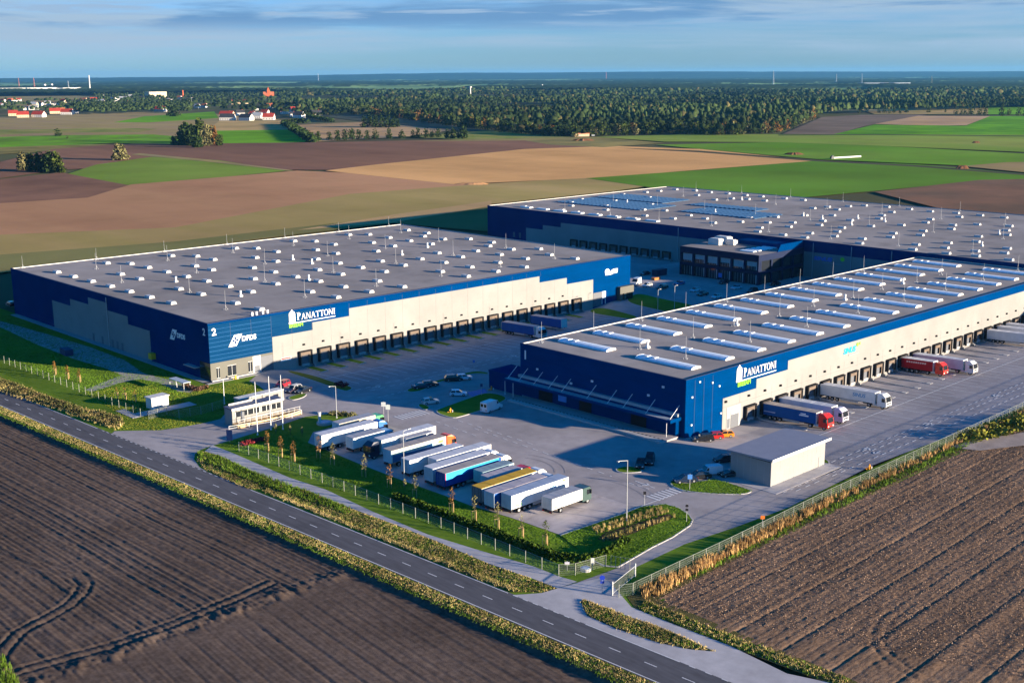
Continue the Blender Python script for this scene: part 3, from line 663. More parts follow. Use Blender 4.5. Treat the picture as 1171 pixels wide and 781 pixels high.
# barrel skylights, two rows
def skylight(hall, x, y0, y1, z):
    b = MB(); n = 7; w = 1.65; rib = MB()
    prof = [(w*math.cos(t), .24+.40*math.sin(t)) for t in np.linspace(0,math.pi,n)]
    b.prism([(-w,0)]+[(w,0)]+prof, 'y', y0+.08, y1-.08)
    rib = b; n0 = len(b.f)
    for k in range(1,8):
        yy = y0+(y1-y0)*k/8
        for i in range(n-1):
            a,c_ = prof[i],prof[i+1]; rib.add([(a[0]*1.01,yy-.04,a[1]+.01),(c_[0]*1.01,yy-.04,c_[1]+.01),(c_[0]*1.01,yy+.04,c_[1]+.01),(a[0]*1.01,yy+.04,a[1]+.01)],[(0,1,2,3)],1)
    b.v = [(vx+x, vy, vz+z) for vx,vy,vz in b.v]; so_ = b.build('barrel_skylight', [M_sky,M_white], hall, world=True, fix=False)
    for yy in (y0,y1-.08):
        e = MB(); e.prism([(-w-.05,0),(w+.05,0)]+[(px*1.04,pz*1.05) for px,pz in prof], 'y', yy, yy+.08); e.v = [(vx+x, vy, vz+z) for vx,vy,vz in e.v]; e_ = e.build('end_frame', M_white, hall, world=True); e_.parent = so_
    for fy in (.72,.86):   # raised flaps near the far end
        yy = y0+(y1-y0)*fy; e = MB(); e.box(x-.7,x+.7,yy-.45,yy+.45,z+.60,z+.76); e_ = e.build('flap', M_white, hall, world=True); e_.parent = so_
for k in range(15):
    x = 9.9+12.37*k; skylight(h1,x,29.7,45.4,H1-.22); skylight(h1,x,5.0,21.0,H1-.22)
for k in range(9): rod(h1, 16+18.5*k, 24.9 if k%2 else 26.2, H1-.22); rod(h1, 4.5+24.7*k*.75, 47.2, H1-.22)
for k in range(8): rod(h1, 15.8+24.7*k, 12.5, H1-.22)
for x,y in ((18,25.5),(54,26),(104,24.8),(140,26.5)): exhaust(h1,x,y,H1-.22)
# ground-floor annex with the long canopy on the short side
b = MB(); b.box(-1.6,-.01,-.0+1.2,59.3,-.3,4.05); b.box(-.005,6,49.9,59.3,-.3,4.05); b.build('annex_wall', M_navy, h1, world=True)
b = MB(); b.box(-1.7,6.1,49.92,59.4,4.05,4.5); b.box(-1.7,-.02,1.1,49.9,4.05,4.25); b.build('annex_roof', M_navy, h1, world=True)
b = MB(); b.box(-3.9,-1.72,.9,51.6,3.85,4.12); cn = b.build('canopy', mat('canopy_sheet', (.30,.34,.38), .5, .1), h1, world=True)
b = MB(); b.box(-4.0,-3.905,.8,51.7,3.55,4.2); b.box(-4.0,-.05,.80,.895,3.55,4.3); f_ = b.build('fascia', M_blue, h1, world=True); f_.parent = cn
for y in (1.6,8.2,14.6,19.2,25.3,33.2,37.4,42.3,47.3,51.0):
    b = MB(); b.tube((-3.2,y,4.1),(-.02,y,6.6),.075,n=6); b.build('canopy_strut', M_white, h1, world=True)
b = MB(); b.box(-.9,-.02,1.3,49.8,4.255,4.9); b.build('flashing', mat('pale_flashing',(.35,.38,.40),.5), h1, world=True)
for y0,y1 in ((3.2,8.4),(14.5,24.2),(29.6,36.5),(42.5,47.6)):
    b = MB(); b.box(-1.66,-1.602,y0,y1,-.1,.24); b.build('white_plinth', M_white, h1, world=True)
for y0,y1 in ((9.2,13.6),(25.2,29.0),(37.5,42)):
    b = MB(); b.box(-1.67,-1.602,y0,y1,.05,3.3); b.build('sliding_door', M_dark, h1, world=True)
b = MB(); b.box(-1.72,-1.605,33.0,35.6,1.3,3.3); b.build('entrance_sign', mat('blue_sign_panel',(.06,.25,.62),.4), h1, world=True)
for y in (2.0,48.6,51.4):
    b = MB(); b.tube((-3.7,y,0),(-3.7,y,3.85),.07,n=8); b.build('canopy_post', M_white, h1, world=True)
for y,z in ((44,7.0),(26.5,7.3),(10,7.2),(6,9.8),(33,5.6)): b = MB(); b.box(-.25,-.01,y-.3,y+.3,z-.2,z+.25); b.build('floodlight', M_white, h1, world=True)
for x,z in ((4.5,11.2),(2,8.3),(2,2.2),(11.5,9),(12.4,2.7),(9,10.2)): b = MB(); b.box(x-.22,x+.22,-.25,-.01,z-.15,z+.2); b.build('floodlight', M_white, h1, world=True)
# raised loading strip with hazard edge in front of the annex
b = MB(); b.box(-7.3,-5.9,.4,46.8,-.1,.40); ks = b.build('loading_kerb', M_conc); ks['kind'] = 'structure'
b = MB(); b.box(-5.895,-1.7,.4,46.8,-.1,.36); o = b.build('loading_apron', M_pave); o['kind'] = 'structure'
hz = MB()
for k in range(42): hz.box(-5.98,-5.6,1.0+1.1*k,1.55+1.1*k,.401,.412)
o = hz.build('hazard_marking', mat('hazard_black',(.03,.03,.03),.8)); o['kind'] = 'structure'

# ------------------------------------------------------------------ HALL 2 (left)
h2 = empty('distribution_hall', (-47.44,112.93,0), 0, 'blue and off-white logistics hall numbered 2, its flat roof dotted with small vents', 'warehouse')
X2,X2r,Y2,Y2l,H2 = -47.44,113.7,112.93,237.5,14.82
shell(h2, X2, X2r, Y2, Y2l, H2, M_navy)
b = MB(); b.box(X2-.005,X2r+.005,Y2-.05,Y2-.002,5.0 if 0 else -2,H2-.52); b.build('blue_front_cladding', M_blue, h2, world=True)
b = MB(); b.box(X2-.01,-16.6,Y2-.075,Y2-.051,4.6,H2-.53); b.build('faded_blue_cladding', M_blue2, h2, world=True)
pc = [(-29.1,-1.9),(-29.1,8.6),(-16.45,8.6),(-16.45,10.65),(-4.35,10.65),(-4.35,12.8),(69.64,12.8),(69.64,10.8),(82.15,10.8),(82.15,8.72),(94.85,8.72),(94.85,-1.9)]
b = MB(); b.prism(pc,'y',Y2-.13,Y2-.08); b.build('offwhite_panel_wall', M_cream, h2, world=True)
tops = lambda x: 8.5 if x < -16.5 else 10.5 if x < -4.4 else 12.7 if x < 69.6 else 10.7 if x < 82 else 8.6
bb = MB()
for k in range(21):
    x = -22.9+6.21*k
    if x < 94: bb.box(x-.05,x+.05,Y2-.145,Y2-.131,4.2,tops(x))
bb.build('panel_joint', M_joint, h2, world=True)
vjoints(h2, Y2-.075, [-41.2,-35.2,-29.2,-23,-16.7], 8.7, H2-.6, M_jointb, d=.02); vjoints(h2, Y2-.051, [-10.4+6.2*k for k in range(14)], 12.85, H2-.6, M_jointb, d=.02)
bb = MB()
for k in range(8): bb.box(X2,-29.15,Y2-.09,Y2-.076,5.4+1.1*k,5.46+1.1*k)
bb.build('horizontal_joint', mat('pale_blue_joint',(.03,.12,.30),.5,spec=.05), h2, world=True)
b = MB(); b.box(-22,90.5,Y2-.17,Y2-.131,4.0,4.08); b.build('drip_strip', M_joint, h2, world=True)
b = MB(); b.box(X2-.08,-29.15,Y2-.14,Y2-.078,-.2,4.58); b.build('grey_office_base', M_grey, h2, world=True)
b = MB(); b.box(X2-.09,X2-.005,Y2-.14,Y2+5,-.2,4.58); b.build('glazed_corner', M_glass, h2, world=True)
for x0,x1 in ((-45.8,-44.9),(-42.6,-40.2),(-36.6,-35.5)):
    b = MB(); b.box(x0,x1,Y2-.19,Y2-.141,.6,3.2); w_ = b.build('window', M_glass, h2, world=True)
    b = MB(); b.box(x0-.08,x1+.08,Y2-.18,Y2-.142,3.2,3.3); b.box(x0-.08,x1+.08,Y2-.18,Y2-.142,.5,.6); b.box((x0+x1)/2-.04,(x0+x1)/2+.04,Y2-.2,Y2-.191,.6,3.2); f_ = b.build('window_frame', M_lightg, h2, world=True); f_.parent = w_
b = MB(); b.box(-35.2,-32.9,Y2-.19,Y2-.141,1.9,4.4); b.box(-35.2,-34.8,Y2-.19,Y2-.141,0,1.89); b.box(-33.2,-32.9,Y2-.19,Y2-.141,0,1.89); b.build('gate_surround', M_white, h2, world=True)
b = MB(); b.box(-32.85,-29.3,Y2-.2,Y2-.141,0,4.0); b.build('goods_gate', M_door, h2, world=True)
b = MB(); b.box(-34.75,-33.25,Y2-.2,Y2-.142,0,1.88); b.build('door', M_door, h2, world=True)
b = MB(); b.box(X2-.1,-33.3,Y2-.9,Y2-.2,0,.30); b.build('pale_plinth', M_conc, h2, world=True)
b = MB(); b.box(-26.8,-23.6,Y2-.2,Y2-.135,1.6,2.6); b.build('notice_board', M_white, h2, world=True)
b = MB(); b.box(-26.7,-23.7,Y2-.22,Y2-.201,2.15,2.5); b.build('notice_header', paint((.45,.04,.04)), h2, world=True)
for k in range(17): b = MB(); wall_lamp(h2,'y',Y2-.13,-19.5+6.23*k,5.1,b); b.build('dock_lamp', M_dark, h2, world=True)
for k in range(18): dock(h2,'y',Y2-.13,-19.3+6.23*k,3.15,-1.25)
# right end of the front: gate, entrance box, cloud-like emblem
b = MB(); b.box(94.9,98.9,Y2-.2,Y2-.06,-.6,4.1); b.build('goods_gate', M_door, h2, world=True)
b = MB(); b.box(99.2,101.1,Y2-.2,Y2-.06,1.6,4.1); b.box(99.2,99.45,Y2-.2,Y2-.06,-.2,1.59); b.box(100.85,101.1,Y2-.2,Y2-.06,-.2,1.59); b.build('gate_surround', M_white, h2, world=True)
b = MB(); b.box(106.9,113.9,Y2-1.6,Y2-.06,2.4,4.75); b.box(106.9,108.2,Y2-1.6,Y2-.06,.1,2.39); b.box(109,110,Y2-1.6,Y2-.06,.1,2.39); eb = b.build('entrance_box', M_grey, h2, world=True)
b = MB(); b.box(110.05,113.7,Y2-1.4,Y2-.06,.2,2.38); g_ = b.build('glazing', M_glass, h2, world=True); g_.parent = eb
cl = [[(1.35+1.35*math.cos(t), 1.0+1.0*math.sin(t)) for t in np.linspace(0,2*math.pi,16,endpoint=False)],[(.0,0),(3.4,0),(4.2,.55),(2.4,.9),(.3,.9)]]
flat('emblem', [[(a*.85,b_*.95) for a,b_ in cl[0]]], M_sign, h2, face('y', Y2-.06, 100.7, 9.6)); flat('emblem', [[(a,b_) for a,b_ in cl[1]]], M_sign, h2, face('y', Y2-.065, 100.9, 9.35))
flat('emblem', [[(0,0),(2.9,0),(3.1,1.5),(.8,1.5),(-.5,.9)]], M_sign, h2, face('y', Y2-.06, 104.0, 9.6))
# lettering
landlord_sign(h2, Y2-.09, -23.8, 11.95, 14.9, -23.8, 10.2, 1.3)
def dfds(mtx, s):
    flat('emblem', [[(0,0),(2.3*s,0),(4.1*s,2.9*s),(1.8*s,2.9*s)]], M_sign, h2, mtx, .06)
    c = (2.05*s,1.45*s); cr = []
    for k in range(4):
        a = k*math.pi/2; u = (math.cos(a),math.sin(a)); v = (-u[1],u[0])
        cr.append([(c[0]+u[0]*.08*s-v[0]*.08*s,c[1]+u[1]*.08*s-v[1]*.08*s),(c[0]+u[0]*.82*s-v[0]*.40*s,c[1]+u[1]*.82*s-v[1]*.40*s),(c[0]+u[0]*.82*s+v[0]*.40*s,c[1]+u[1]*.82*s+v[1]*.40*s),(c[0]+u[0]*.08*s+v[0]*.08*s,c[1]+u[1]*.08*s+v[1]*.08*s)])
    flat('emblem_cross', cr, M_navy, h2, mtx, .075)
    letters('lettering', 'DFDS', 1.75*s, M_sign, h2, mtx @ Matrix.Translation((3.9*s,1.0*s,0)), bold=.07)
dfds(face('y', Y2-.09, -42.0, 8.0), 1.0); dfds(face('x', X2-.01, 133.0, 7.9), 1.0)
letters('hall_number', '2', 2.5, M_sign, h2, face('y', Y2-.09, -46.5, 11.7), bold=.05); letters('hall_number', '2', 2.5, M_sign, h2, face('x', X2-.01, 115.6, 11.6), bold=.05)
# left side
pc = [(206.6,-.1),(206.6,8.4),(193.5,8.4),(193.5,10.55),(181,10.55),(181,12.65),(168.9,12.65),(168.9,10.5),(156.6,10.5),(156.6,8.3),(144.1,8.3),(144.1,-.1)]
b = MB(); b.prism(pc,'x',X2-.08,X2-.002); b.build('offwhite_panel_wall', M_cream, h2, world=True)
for y in (179.2,173.4,167,164,161):
    b = MB(); b.box(X2-.12,X2-.081,y-.55,y+.55,-.1,2.3); b.build('door', M_door, h2, world=True)
b = MB(); b.tube((X2-.2,168.9,0),(X2-.2,168.9,H2-.6),.12,n=8); b.build('drainpipe', M_lightg, h2, world=True)
b = MB(); b.box(X2-1.4,X2-.1,141.5,143.2,1.0,2.6); b.build('hose_box', M_yel, h2, world=True)
b = MB(); b.box(X2-1.5,X2-.02,118,124,2.7,2.9); b.build('canopy', M_lightg, h2, world=True)
V2 = [(-27.8,120.4),(-3.3,120.2),(8.4,120.5),(20.1,120.1),(45.4,120.5),(58.2,120.9),(70.4,120.6),(94.7,121.1),(-27.8,132.6),(-3.5,132.5),(8.0,132.4),(21.0,133.1),(45.7,133.0),(58.2,133.1),(70.9,133.5),(83.1,133.0),(94.9,133.3),(-40.1,145.1),(-15.5,144.7),(8.3,145.4),(33.3,145.6),(58.5,146.2),(83.3,145.9),(102.3,145.8),(-27.6,151.3),(-3.2,150.9),(20.6,151.2),(45.5,151.3),(70.6,151.6),(94.8,152.0),(-40.1,157.5),(-27.8,163.6),(-15.3,157.2),(-3.1,163.4),(8.1,157.3),(20.6,163.6),(33.0,157.5),(45.6,163.5),(58.0,157.9),(83.4,158.1),(-40.0,169.9),(-15.2,169.9),(8.3,169.9),(33.2,170.0),(70.8,164.1),(94.8,164.1),(102.1,170.1),(-39.9,182.2),(-15.4,181.8),(-3.2,187.9),(8.2,182.1),(33.2,182.6),(58.6,182.8),(83.7,183.0),(102.4,183.1),(-40.0,194.6),(-27.7,188.2),(-15.3,194.4),(20.9,188.1),(45.5,188.5),(70.8,188.8),(83.6,195.3),(95.2,189.5),(-27.7,200.7),(-3.0,198.9),(20.7,200.5),(45.6,200.8),(70.9,201.4),(95.3,201.4),(-40.1,206.9),(-15.3,207.0),(8.3,206.8),(33.4,207.1),(58.2,207.6),(83.7,207.9),(102.3,207.6),(-40.1,219.0),(-15.6,218.6),(8.1,217.9),(33.0,219.5),(58.2,219.8),(-20.6,225.5),(2.6,225.1),(27.6,225.0),(53.0,226.0),(78.1,225.9),(83.9,220.8),(102.6,220.2)]
for x,y in V2: vent(h2, x, y, H2-.22)
for k in range(6):
    for j in range(4): rod(h2, -34+25*k+(6 if j%2 else 0), 127+30*j, H2-.22)
for k in range(7): rod(h2, -44+25*k, 236.2, H2-.22, 4.0)
for x,y in ((-21,141),(-22,176),(27,176),(27.5,188),(60,170),(78,178),(8,150)): exhaust(h2,x,y,H2-.22)
for k,x in enumerate((-33.5,-32.2,-30.3,-28.9)):
    b = MB(); b.box(x-.25,x+.25,114.6,115.0,H2-.22,H2+.75); b.build('roof_unit', M_white, h2, world=True)

# ------------------------------------------------------------------ HALL 3 (behind)
h3 = empty('distribution_hall', (194.4,-150,0), 0, 'largest navy logistics hall at the back with a solar field on its roof', 'warehouse')
X3,X3b,Y3,H3 = 194.4,331.0,272.5,13.66
shell(h3, X3, X3b, -150, Y3, H3, M_navy)
pc = [(245.9,-2),(245.9,5.2),(234.8,5.2),(234.8,7.35),(223.4,7.35),(223.4,9.4),(50.0,9.4),(50.0,-2)]
b = MB(); b.prism(pc,'x',X3-.08,X3-.002); b.build('offwhite_panel_wall', M_cream, h3, world=True)
for k in range(10): dock(h3,'x',X3-.08,214.9-5.9*k,2.25,-1.3)
b = MB(); b.box(X3-.14,X3-.081,159.5,218.5,2.7,2.8); b.build('drip_strip', M_joint, h3, world=True)
for y,z in ((254,0),(250,0),(153,0),(150.5,0),(147,0)):
    b = MB(); b.box(X3-.14,X3-.081 if y < 246 else X3-.005,y-.6,y+.6,z,2.4); b.build('door', M_door, h3, world=True)
for y in (156,92,76,60):
    b = MB(); b.tube((X3-.25,y,0),(X3-.25,y,H3-.6),.13,n=8); b.build('drainpipe', M_lightg, h3, world=True)
letters('lettering', 'SINUS', 2.0, mat('violet_blue_lettering',(.05,.16,.60),.5), h3, face('x', X3-.09, 91.8, 6.7), shear=.25, bold=.06, width=1.45)
flat('emblem', [[(.9*math.cos(t),.75*math.sin(t)) for t in np.linspace(0,2*math.pi,14,endpoint=False)]], M_green, h3, face('x', X3-.09, 79.6, 8.0))
flat('subline', [[(0,0),(8,0),(8,.22),(0,.22)]], M_signg, h3, face('x', X3-.09, 88, 5.9))
V3 = [(306.6,258.1),(319.7,257.6),(321.0,245.4),(319.2,234.1),(319.9,223.1),(319.2,211.4),(319.2,201.6),(319.0,187.6),(318.6,176.5),(302.2,229.5),(300.9,206.8),(303.7,199.2),(303.0,188.5),(290.0,209.1),(290.4,153.2),(299.8,151.3),(309.0,145.7),(316.6,141.8),(318.8,131.3),(317.2,119.1),(293.3,142.2),(300.9,119.0),(315.1,107.8),(317.0,96.5),(315.9,84.9),(314.9,73.7),(286.5,115.7),(261.0,116.4),(271.5,131.4),(263.2,140.1),(249.3,145.8),(238.4,152.0),(224.2,146.6),(230.2,137.0),(213.5,152.8),(213.4,129.4),(237.4,129.5),(224.2,122.7),(202.6,122.9),(201.3,110.2),(251.0,123.5),(237.5,116.7),(236.4,105.5),(224.3,100.4),(211.7,93.9),(212.6,105.4),(200.6,100.0),(274.7,110.6),(249.2,99.8),(212.5,82.5),(200.7,76.7),(235.1,82.1),(223.9,77.2),(260.7,92.5),(275.6,89.6),(287.6,93.6),(249.6,77.1),(237.0,71.8),(211.9,60.3),(199.7,55.1),(224.0,54.0),(211.4,48.9),(199.1,42.2),(275.2,77.4),(262.9,72.0),(303.9,88.6),(284.1,71.3),(248.9,54.1),(234.4,48.2),(211.2,37.5),(200.4,32.2),(287.9,59.5),(273.9,54.6),(260.9,48.4),(225.1,32.4),(213.7,28.3),(199.7,20.4),(228.0,176.9),(213.6,174.4),(276.2,240.1),(235.7,196.9),(223.2,164.4),(204.1,232.4),(232.0,252.8),(220.7,242.0),(246.1,259.3),(203.0,221.8),(202.3,209.5),(232.1,230.0),(219.1,218.3),(201.6,197.7),(201.6,186.5),(252.1,242.1),(278.9,260.1),(213.5,190.2),(231.5,206.4),(251.6,218.3),(296.5,259.2),(202.4,255.5)]
for x,y in V3[:99]: vent(h3, x, y, H3-.22)
for i,y in enumerate(range(176,256,11)):
    b = MB(); b.prism([(200.4,H3-.22),(203,H3-.22),(202.7,H3+.35),(200.7,H3+.35)],'y',y-3.2,y+3.2); b.build('ridge_vent', M_white, h3, world=True)
for k in range(8):
    for j in range(3): rod(h3, 206+44*j, 36+28*k+(9 if j%2 else 0), H3-.22)
for k in range(8): rod(h3, 328, 40+30*k, H3-.22, 4.5)
for x,y in ((246,176),(262,140),(258,128),(270,118),(248,108),(268,104),(262,52),(226,42),(300,200),(250,232)): exhaust(h3,x,y,H3-.22)
M_pv = mat('solar_glass', (.06,.12,.20), .3, .15, .4, spec=.6)
for (xa,xb,ya,yb) in ((229,256,206,262),(260,282,218,264),(238,260,149,192),(263,276,166,206)):
    b = MB(); n = int((yb-ya)/2.6)
    for k in range(n):
        y = ya+2.6*k
        for q in range(int((xb-xa)/5.4)):
            x = xa+5.4*q; b.add([(x,y,H3+.0),(x+5.1,y,H3+.0),(x+5.1,y+1.5,H3+.35),(x,y+1.5,H3+.35),(x,y,H3-.2),(x+5.1,y,H3-.2),(x+5.1,y+1.5,H3-.2),(x,y+1.5,H3-.2)],[(0,1,2,3),(4,5,1,0),(5,6,2,1),(6,7,3,2),(7,4,0,3)])
    b.build('solar_array', M_pv, h3, world=True)

# ------------------------------------------------------------------ office block in front of hall 3
of = empty('office_block', (165,96,0), 0, 'black framed three storey glass office block in front of the rear hall', 'office building')
M_blk = mat('anthracite_cladding', (.008,.016,.05), .5, spec=.1); ox0,ox1,oy0,oy1,oh = 165.0,194.3,96.0,132.0,10.9
b = MB(); b.box(ox0+.6,ox1,oy0+.6,oy1-.1,0,9.0); b.build('glazing', M_glass, of, world=True)
b = MB(); b.box(ox0,ox1,oy0,oy1,8.6,oh)
for k in range(7): b.box(ox0,ox0+.8,oy0+k*5.87,oy0+k*5.87+.75,0,8.59)
for k in range(5): b.box(ox0+1+k*7.0,ox0+1.8+k*7.0,oy0,oy0+.59,0,8.59)
b.box(ox0+.05,ox0+.7,oy0+.05,oy1-.05,3.9,5.0); b.box(ox0+.71,ox1-.01,oy0+.05,oy0+.58,3.9,5.0); b.build('frame', M_blk, of, world=True)
M_bl = mat('office_blind', (.42,.40,.38), .7, .1)
for k in range(6):
    for z0,z1 in ((5.3,8.3),(.3,3.6)):
        b = MB(); y = oy0+k*5.87+1.0
        b.box(ox0+.5,ox0+.56,y,y+.5,z0,z1)
        for q in (1.2,2.4,3.6): b.box(ox0+.5,ox0+.56,y+q,y+q+.07,z0,z1)
        w_ = b.build('window', M_lightg, of, world=True)
        if z0 > 5: b = MB(); b.box(ox0+.57,ox0+.595,y+.3,y+4.5,z0+(.5 if k%2 else 1.3),z1); p_ = b.build('blind', M_bl, of, world=True); p_.parent = w_
b = MB(); b.box(ox0+.4,ox1,oy0+.4,oy1-.4,oh-.2,oh+.02); b.build('roof', M_roof, of, world=True)
b = MB(); b.prism([(ox0+12,oh+.03),(ox1-.2,oh+.03),(ox1-.2,oh+2.6),(ox0+14,oh+2.6)],'y',oy0+.2,oy0+.6); b.box(ox1-9,ox1-.5,oy0+.7,oy1-12,oh+.03,oh+1.6); b.build('roof_screen', M_navy, of, world=True)
for x,y,w,l,h_ in ((176,122,3,5,2.2),(180,118,2.5,4,1.8),(184,124,3.5,6,2.0)):
    b = MB(); b.box(x,x+w,y,y+l,oh+.03,oh+h_); b.box(x+.4,x+w-.4,y+.5,y+l-.5,oh+h_,oh+h_+.25); b.build('air_handler', M_cap, of, world=True)
b = MB()
for k in range(5): b.box(170+3.5*k,172+3.5*k,102,108,oh+.03,oh+.35)
b.build('roof_light', M_sky, of, world=True)
b = MB(); b.box(ox0-.06,ox0+.02,112,113.6,1.0,2.6); b.build('entrance_sign', paint((.05,.2,.6)), of, world=True)

# ------------------------------------------------------------------ small service buildings
sh = empty('service_shed', (-13.57,-30.7,0), 0, 'plain pale grey shed with a flat overhanging roof beside the dock lane', 'shed')
M_shed = mat('pale_grey_cladding', (.25,.25,.25), .55, .05, .3)
hx,hy = 18.4,9.1; sx0,sy0 = -13.57,-30.7
# walls follow the slight skew surveyed on site
b = MB(); b.box(sx0,sx0+hx,sy0,sy0+hy,-.1,4.7); b.build('wall', M_shed, sh, world=True)
b = MB(); b.box(sx0+.25,sx0+hx-3,sy0-.03,sy0-.002,4.72,5.12); b.box(sx0-.03,sx0-.002,sy0+.25,sy0+hy-.3,4.72,5.12); b.box(sx0+.2,sx0+hx-.2,sy0+.2,sy0+hy-.2,4.69,5.15); b.build('clerestory', M_dark, sh, world=True)
b = MB(); b.box(sx0-.1,sx0+.22,sy0-.1,sy0+.22,4.69,5.14); b.box(sx0+9,sx0+9.3,sy0-.06,sy0+.1,4.71,5.14); b.box(sx0+15.6,sx0+hx,sy0-.04,sy0+.1,4.71,5.14); b.box(sx0-.04,sx0+.1,sy0+4.4,sy0+4.6,4.71,5.14); b.build('roof_post', M_shed, sh, world=True)
b = MB(); b.prism([(sy0-.7,5.15),(sy0+hy+.6,4.95),(sy0+hy+.6,5.30),(sy0-.7,5.55)],'x',sx0-.7,sx0+hx+.8); r_ = b.build('roof', mat('blue_grey_roof_sheet',(.24,.24,.28),.5,.06), sh, world=True)
b = MB(); b.box(sx0-.75,sx0+hx+.85,sy0-.78,sy0-.705,5.1,5.6); f_ = b.build('fascia', M_white, sh, world=True); f_.parent = r_
b = MB(); b.box(sx0-.4,sx0-.04,sy0+5.5,sy0+6.8,4.95,5.1); b.build('wall_lamp', M_yel, sh, world=True)
vj = MB()
for k in range(1,12): vj.box(sx0+hx*k/12-.03,sx0+hx*k/12+.03,sy0-.012,sy0-.002,0,4.68)
for k in range(1,6): vj.box(sx0-.012,sx0-.002,sy0+hy*k/6-.03,sy0+hy*k/6+.03,0,4.68)
vj.build('panel_joint', mat('soft_grey_joint',(.30,.31,.31),.7), sh, world=True)
b = MB(); b.box(sx0+16.2,sx0+17.1,sy0-.05,sy0-.003,0,2.1); b.build('door', M_shed, sh, world=True)
b = MB(); b.box(sx0-2.5,sx0+hx+1.2,sy0-3,sy0+hy+3,.014,.05); o = b.build('shed_apron', M_path); o['kind'] = 'structure'

gt = empty('gatehouse', (-64.3,74.4,0), 0, 'white gatehouse cabin with dark windows and a railed platform at the left entrance', 'gatehouse')
gx0,gx1,gy0,gy1,gh = -64.3,-51.3,74.3,77.5,4.0
b = MB(); b.box(gx0,gx1,gy0,gy1,.0,3.7); b.build('wall', M_cream, gt, world=True)
b = MB(); b.box(gx0-.15,gx1+.15,gy0-.25,gy1+.15,3.7,3.98); ro = b.build('roof', mat('dark_roof_sheet',(.09,.10,.15),.5), gt, world=True)
b = MB(); b.box(gx0+1,gx1-6,gy1-.2,gy1+.1,3.981,4.3); b.box(gx0-.2,gx1+.2,gy0-.3,gy0-.255,3.6,4.1); b.build('roof_edge', M_cap, gt, world=True)
for x0,x1 in ((gx0+.8,gx0+6.9),(gx0+7.4,gx1-.5)):
    b = MB(); b.box(x0,x1,gy0-.05,gy0-.004,1.95,3.15); w_ = b.build('window', M_glass, gt, world=True)
    b = MB(); 
    for q in range(5): b.box(x0+(x1-x0)*q/4-.05,x0+(x1-x0)*q/4+.05,gy0-.09,gy0-.051,1.95,3.15)
    f_ = b.build('window_frame', M_white, gt, world=True); f_.parent = w_
b = MB(); b.box(gx0-.2,gx1+3.5,gy0-2.3,gy0-.02,0,.75); b.build('platform', M_wood, gt, world=True)
b = MB(); b.box(gx0+2.1,gx0+3.0,gy0-.06,gy0-.005,.76,2.9); b.build('door', M_door, gt, world=True)
b = MB()
for k in range(12): b.tube((gx0+.2+k*1.43,gy0-2.25,.75),(gx0+.2+k*1.43,gy0-2.25,1.85),.03,n=5)
for z in (1.3,1.85): b.tube((gx0+.2,gy0-2.25,z),(gx1+3.4,gy0-2.25,z),.035,n=5)
for q in range(5): b.box(gx1+.3+q*.6,gx1+.9+q*.6,gy0-.9,gy0+.6,.0,.75-.15*q)
b.build('railing', M_white, gt, world=True)
wf = empty('weighbridge_barrier', (-64,68,0), 0, 'long white guard rail along the left entrance lane below the gatehouse', 'guard rail')
b = MB(); pts = GP([(262,493),(285,489),(312,484.5),(334,478),(345,474)])
for k in range(len(pts)-1):
    for z in (.55,1.05): b.tube((*pts[k],z),(*pts[k+1],z),.05,n=5)
b.build('rail', M_white, wf, world=True)
for p in pts:
    b = MB(); b.tube((*p,0),(*p,1.1),.05,n=6); b.build('post', M_white, wf, world=True)
ct = empty('container_cabin', (-49,86,0), R(3), 'low row of cream portable cabins behind the gatehouse', 'portable cabin')
for k,(x0,x1) in enumerate(((0,6.0),(6.2,12.2))):
    b = MB(); b.box(x0,x1,0,2.4,.15,2.75); c_ = b.build('cabin_body', M_cream, ct); b = MB(); b.box(x0-.05,x1+.05,-.05,2.45,2.751,2.9); r_ = b.build('roof', M_cap, c_)
    b = MB(); b.box(x0+.8,x0+1.7,-.05,-.002,.2,2.2); b.box(x0+3,x0+4.4,-.05,-.002,1.2,2.1); w_ = b.build('window', M_glass, c_)
ct.location = (*G(275,470.5),0)
ut = empty('utility_kiosk', (*G(174,468.5),0), R(4), 'small pale concrete transformer kiosk on the lawn beside the left entrance', 'kiosk')
b = MB(); b.box(0,4.4,0,2.5,0,2.5); b.build('wall', M_cap, ut); b = MB(); b.box(-.2,4.6,-.2,2.7,2.501,2.75); b.build('roof', M_cap, ut); b = MB(); b.box(.8,2.6,-.05,-.002,.1,2.1); b.build('door', M_lightg, ut)
b = MB(); b.box(-4.5,9.5,-3.5,-.01,.0,.06); b.box(-6.5,-4.4,-3.5,5,0,.06); o = b.build('kiosk_paving', M_path); o.location = ut.location; o['kind'] = 'structure'
# ------------------------------------------------------------------ vehicles
M_tyreR = mat('tyre_rubber', (.02,.02,.021), .85, .1); M_rim = mat('wheel_steel', (.35,.36,.37), .4, .1, metal=.4)
M_chas = mat('chassis_black', (.03,.03,.034), .7, .1); M_lamp = mat('headlight_lens', (.75,.75,.72), .15); M_tail = mat('red_lens', (.5,.02,.015), .25)
M_cglass = mat('tinted_glass', (.015,.018,.022), .06, spec=.7)
_wh = {}
def wheel(parent, x, y, r, w):
    k = (r, w)
    if k not in _wh:
        b = MB(); b.tube((0,-w/2,0),(0,w/2,0),r,n=18); t = b.build('wheel', M_tyreR, parent)
        b = MB(); b.tube((0,-w/2-.012,0),(0,w/2+.012,0),r*.58,n=12); q = b.build('rim', M_rim, t); _wh[k] = (t.data, q.data)
    else:
        t = bpy.data.objects.new('wheel', _wh[k][0]); COL.objects.link(t); t.parent = parent
        q = bpy.data.objects.new('rim', _wh[k][1]); COL.objects.link(q); q.parent = t
    t.location = (x, y, r)
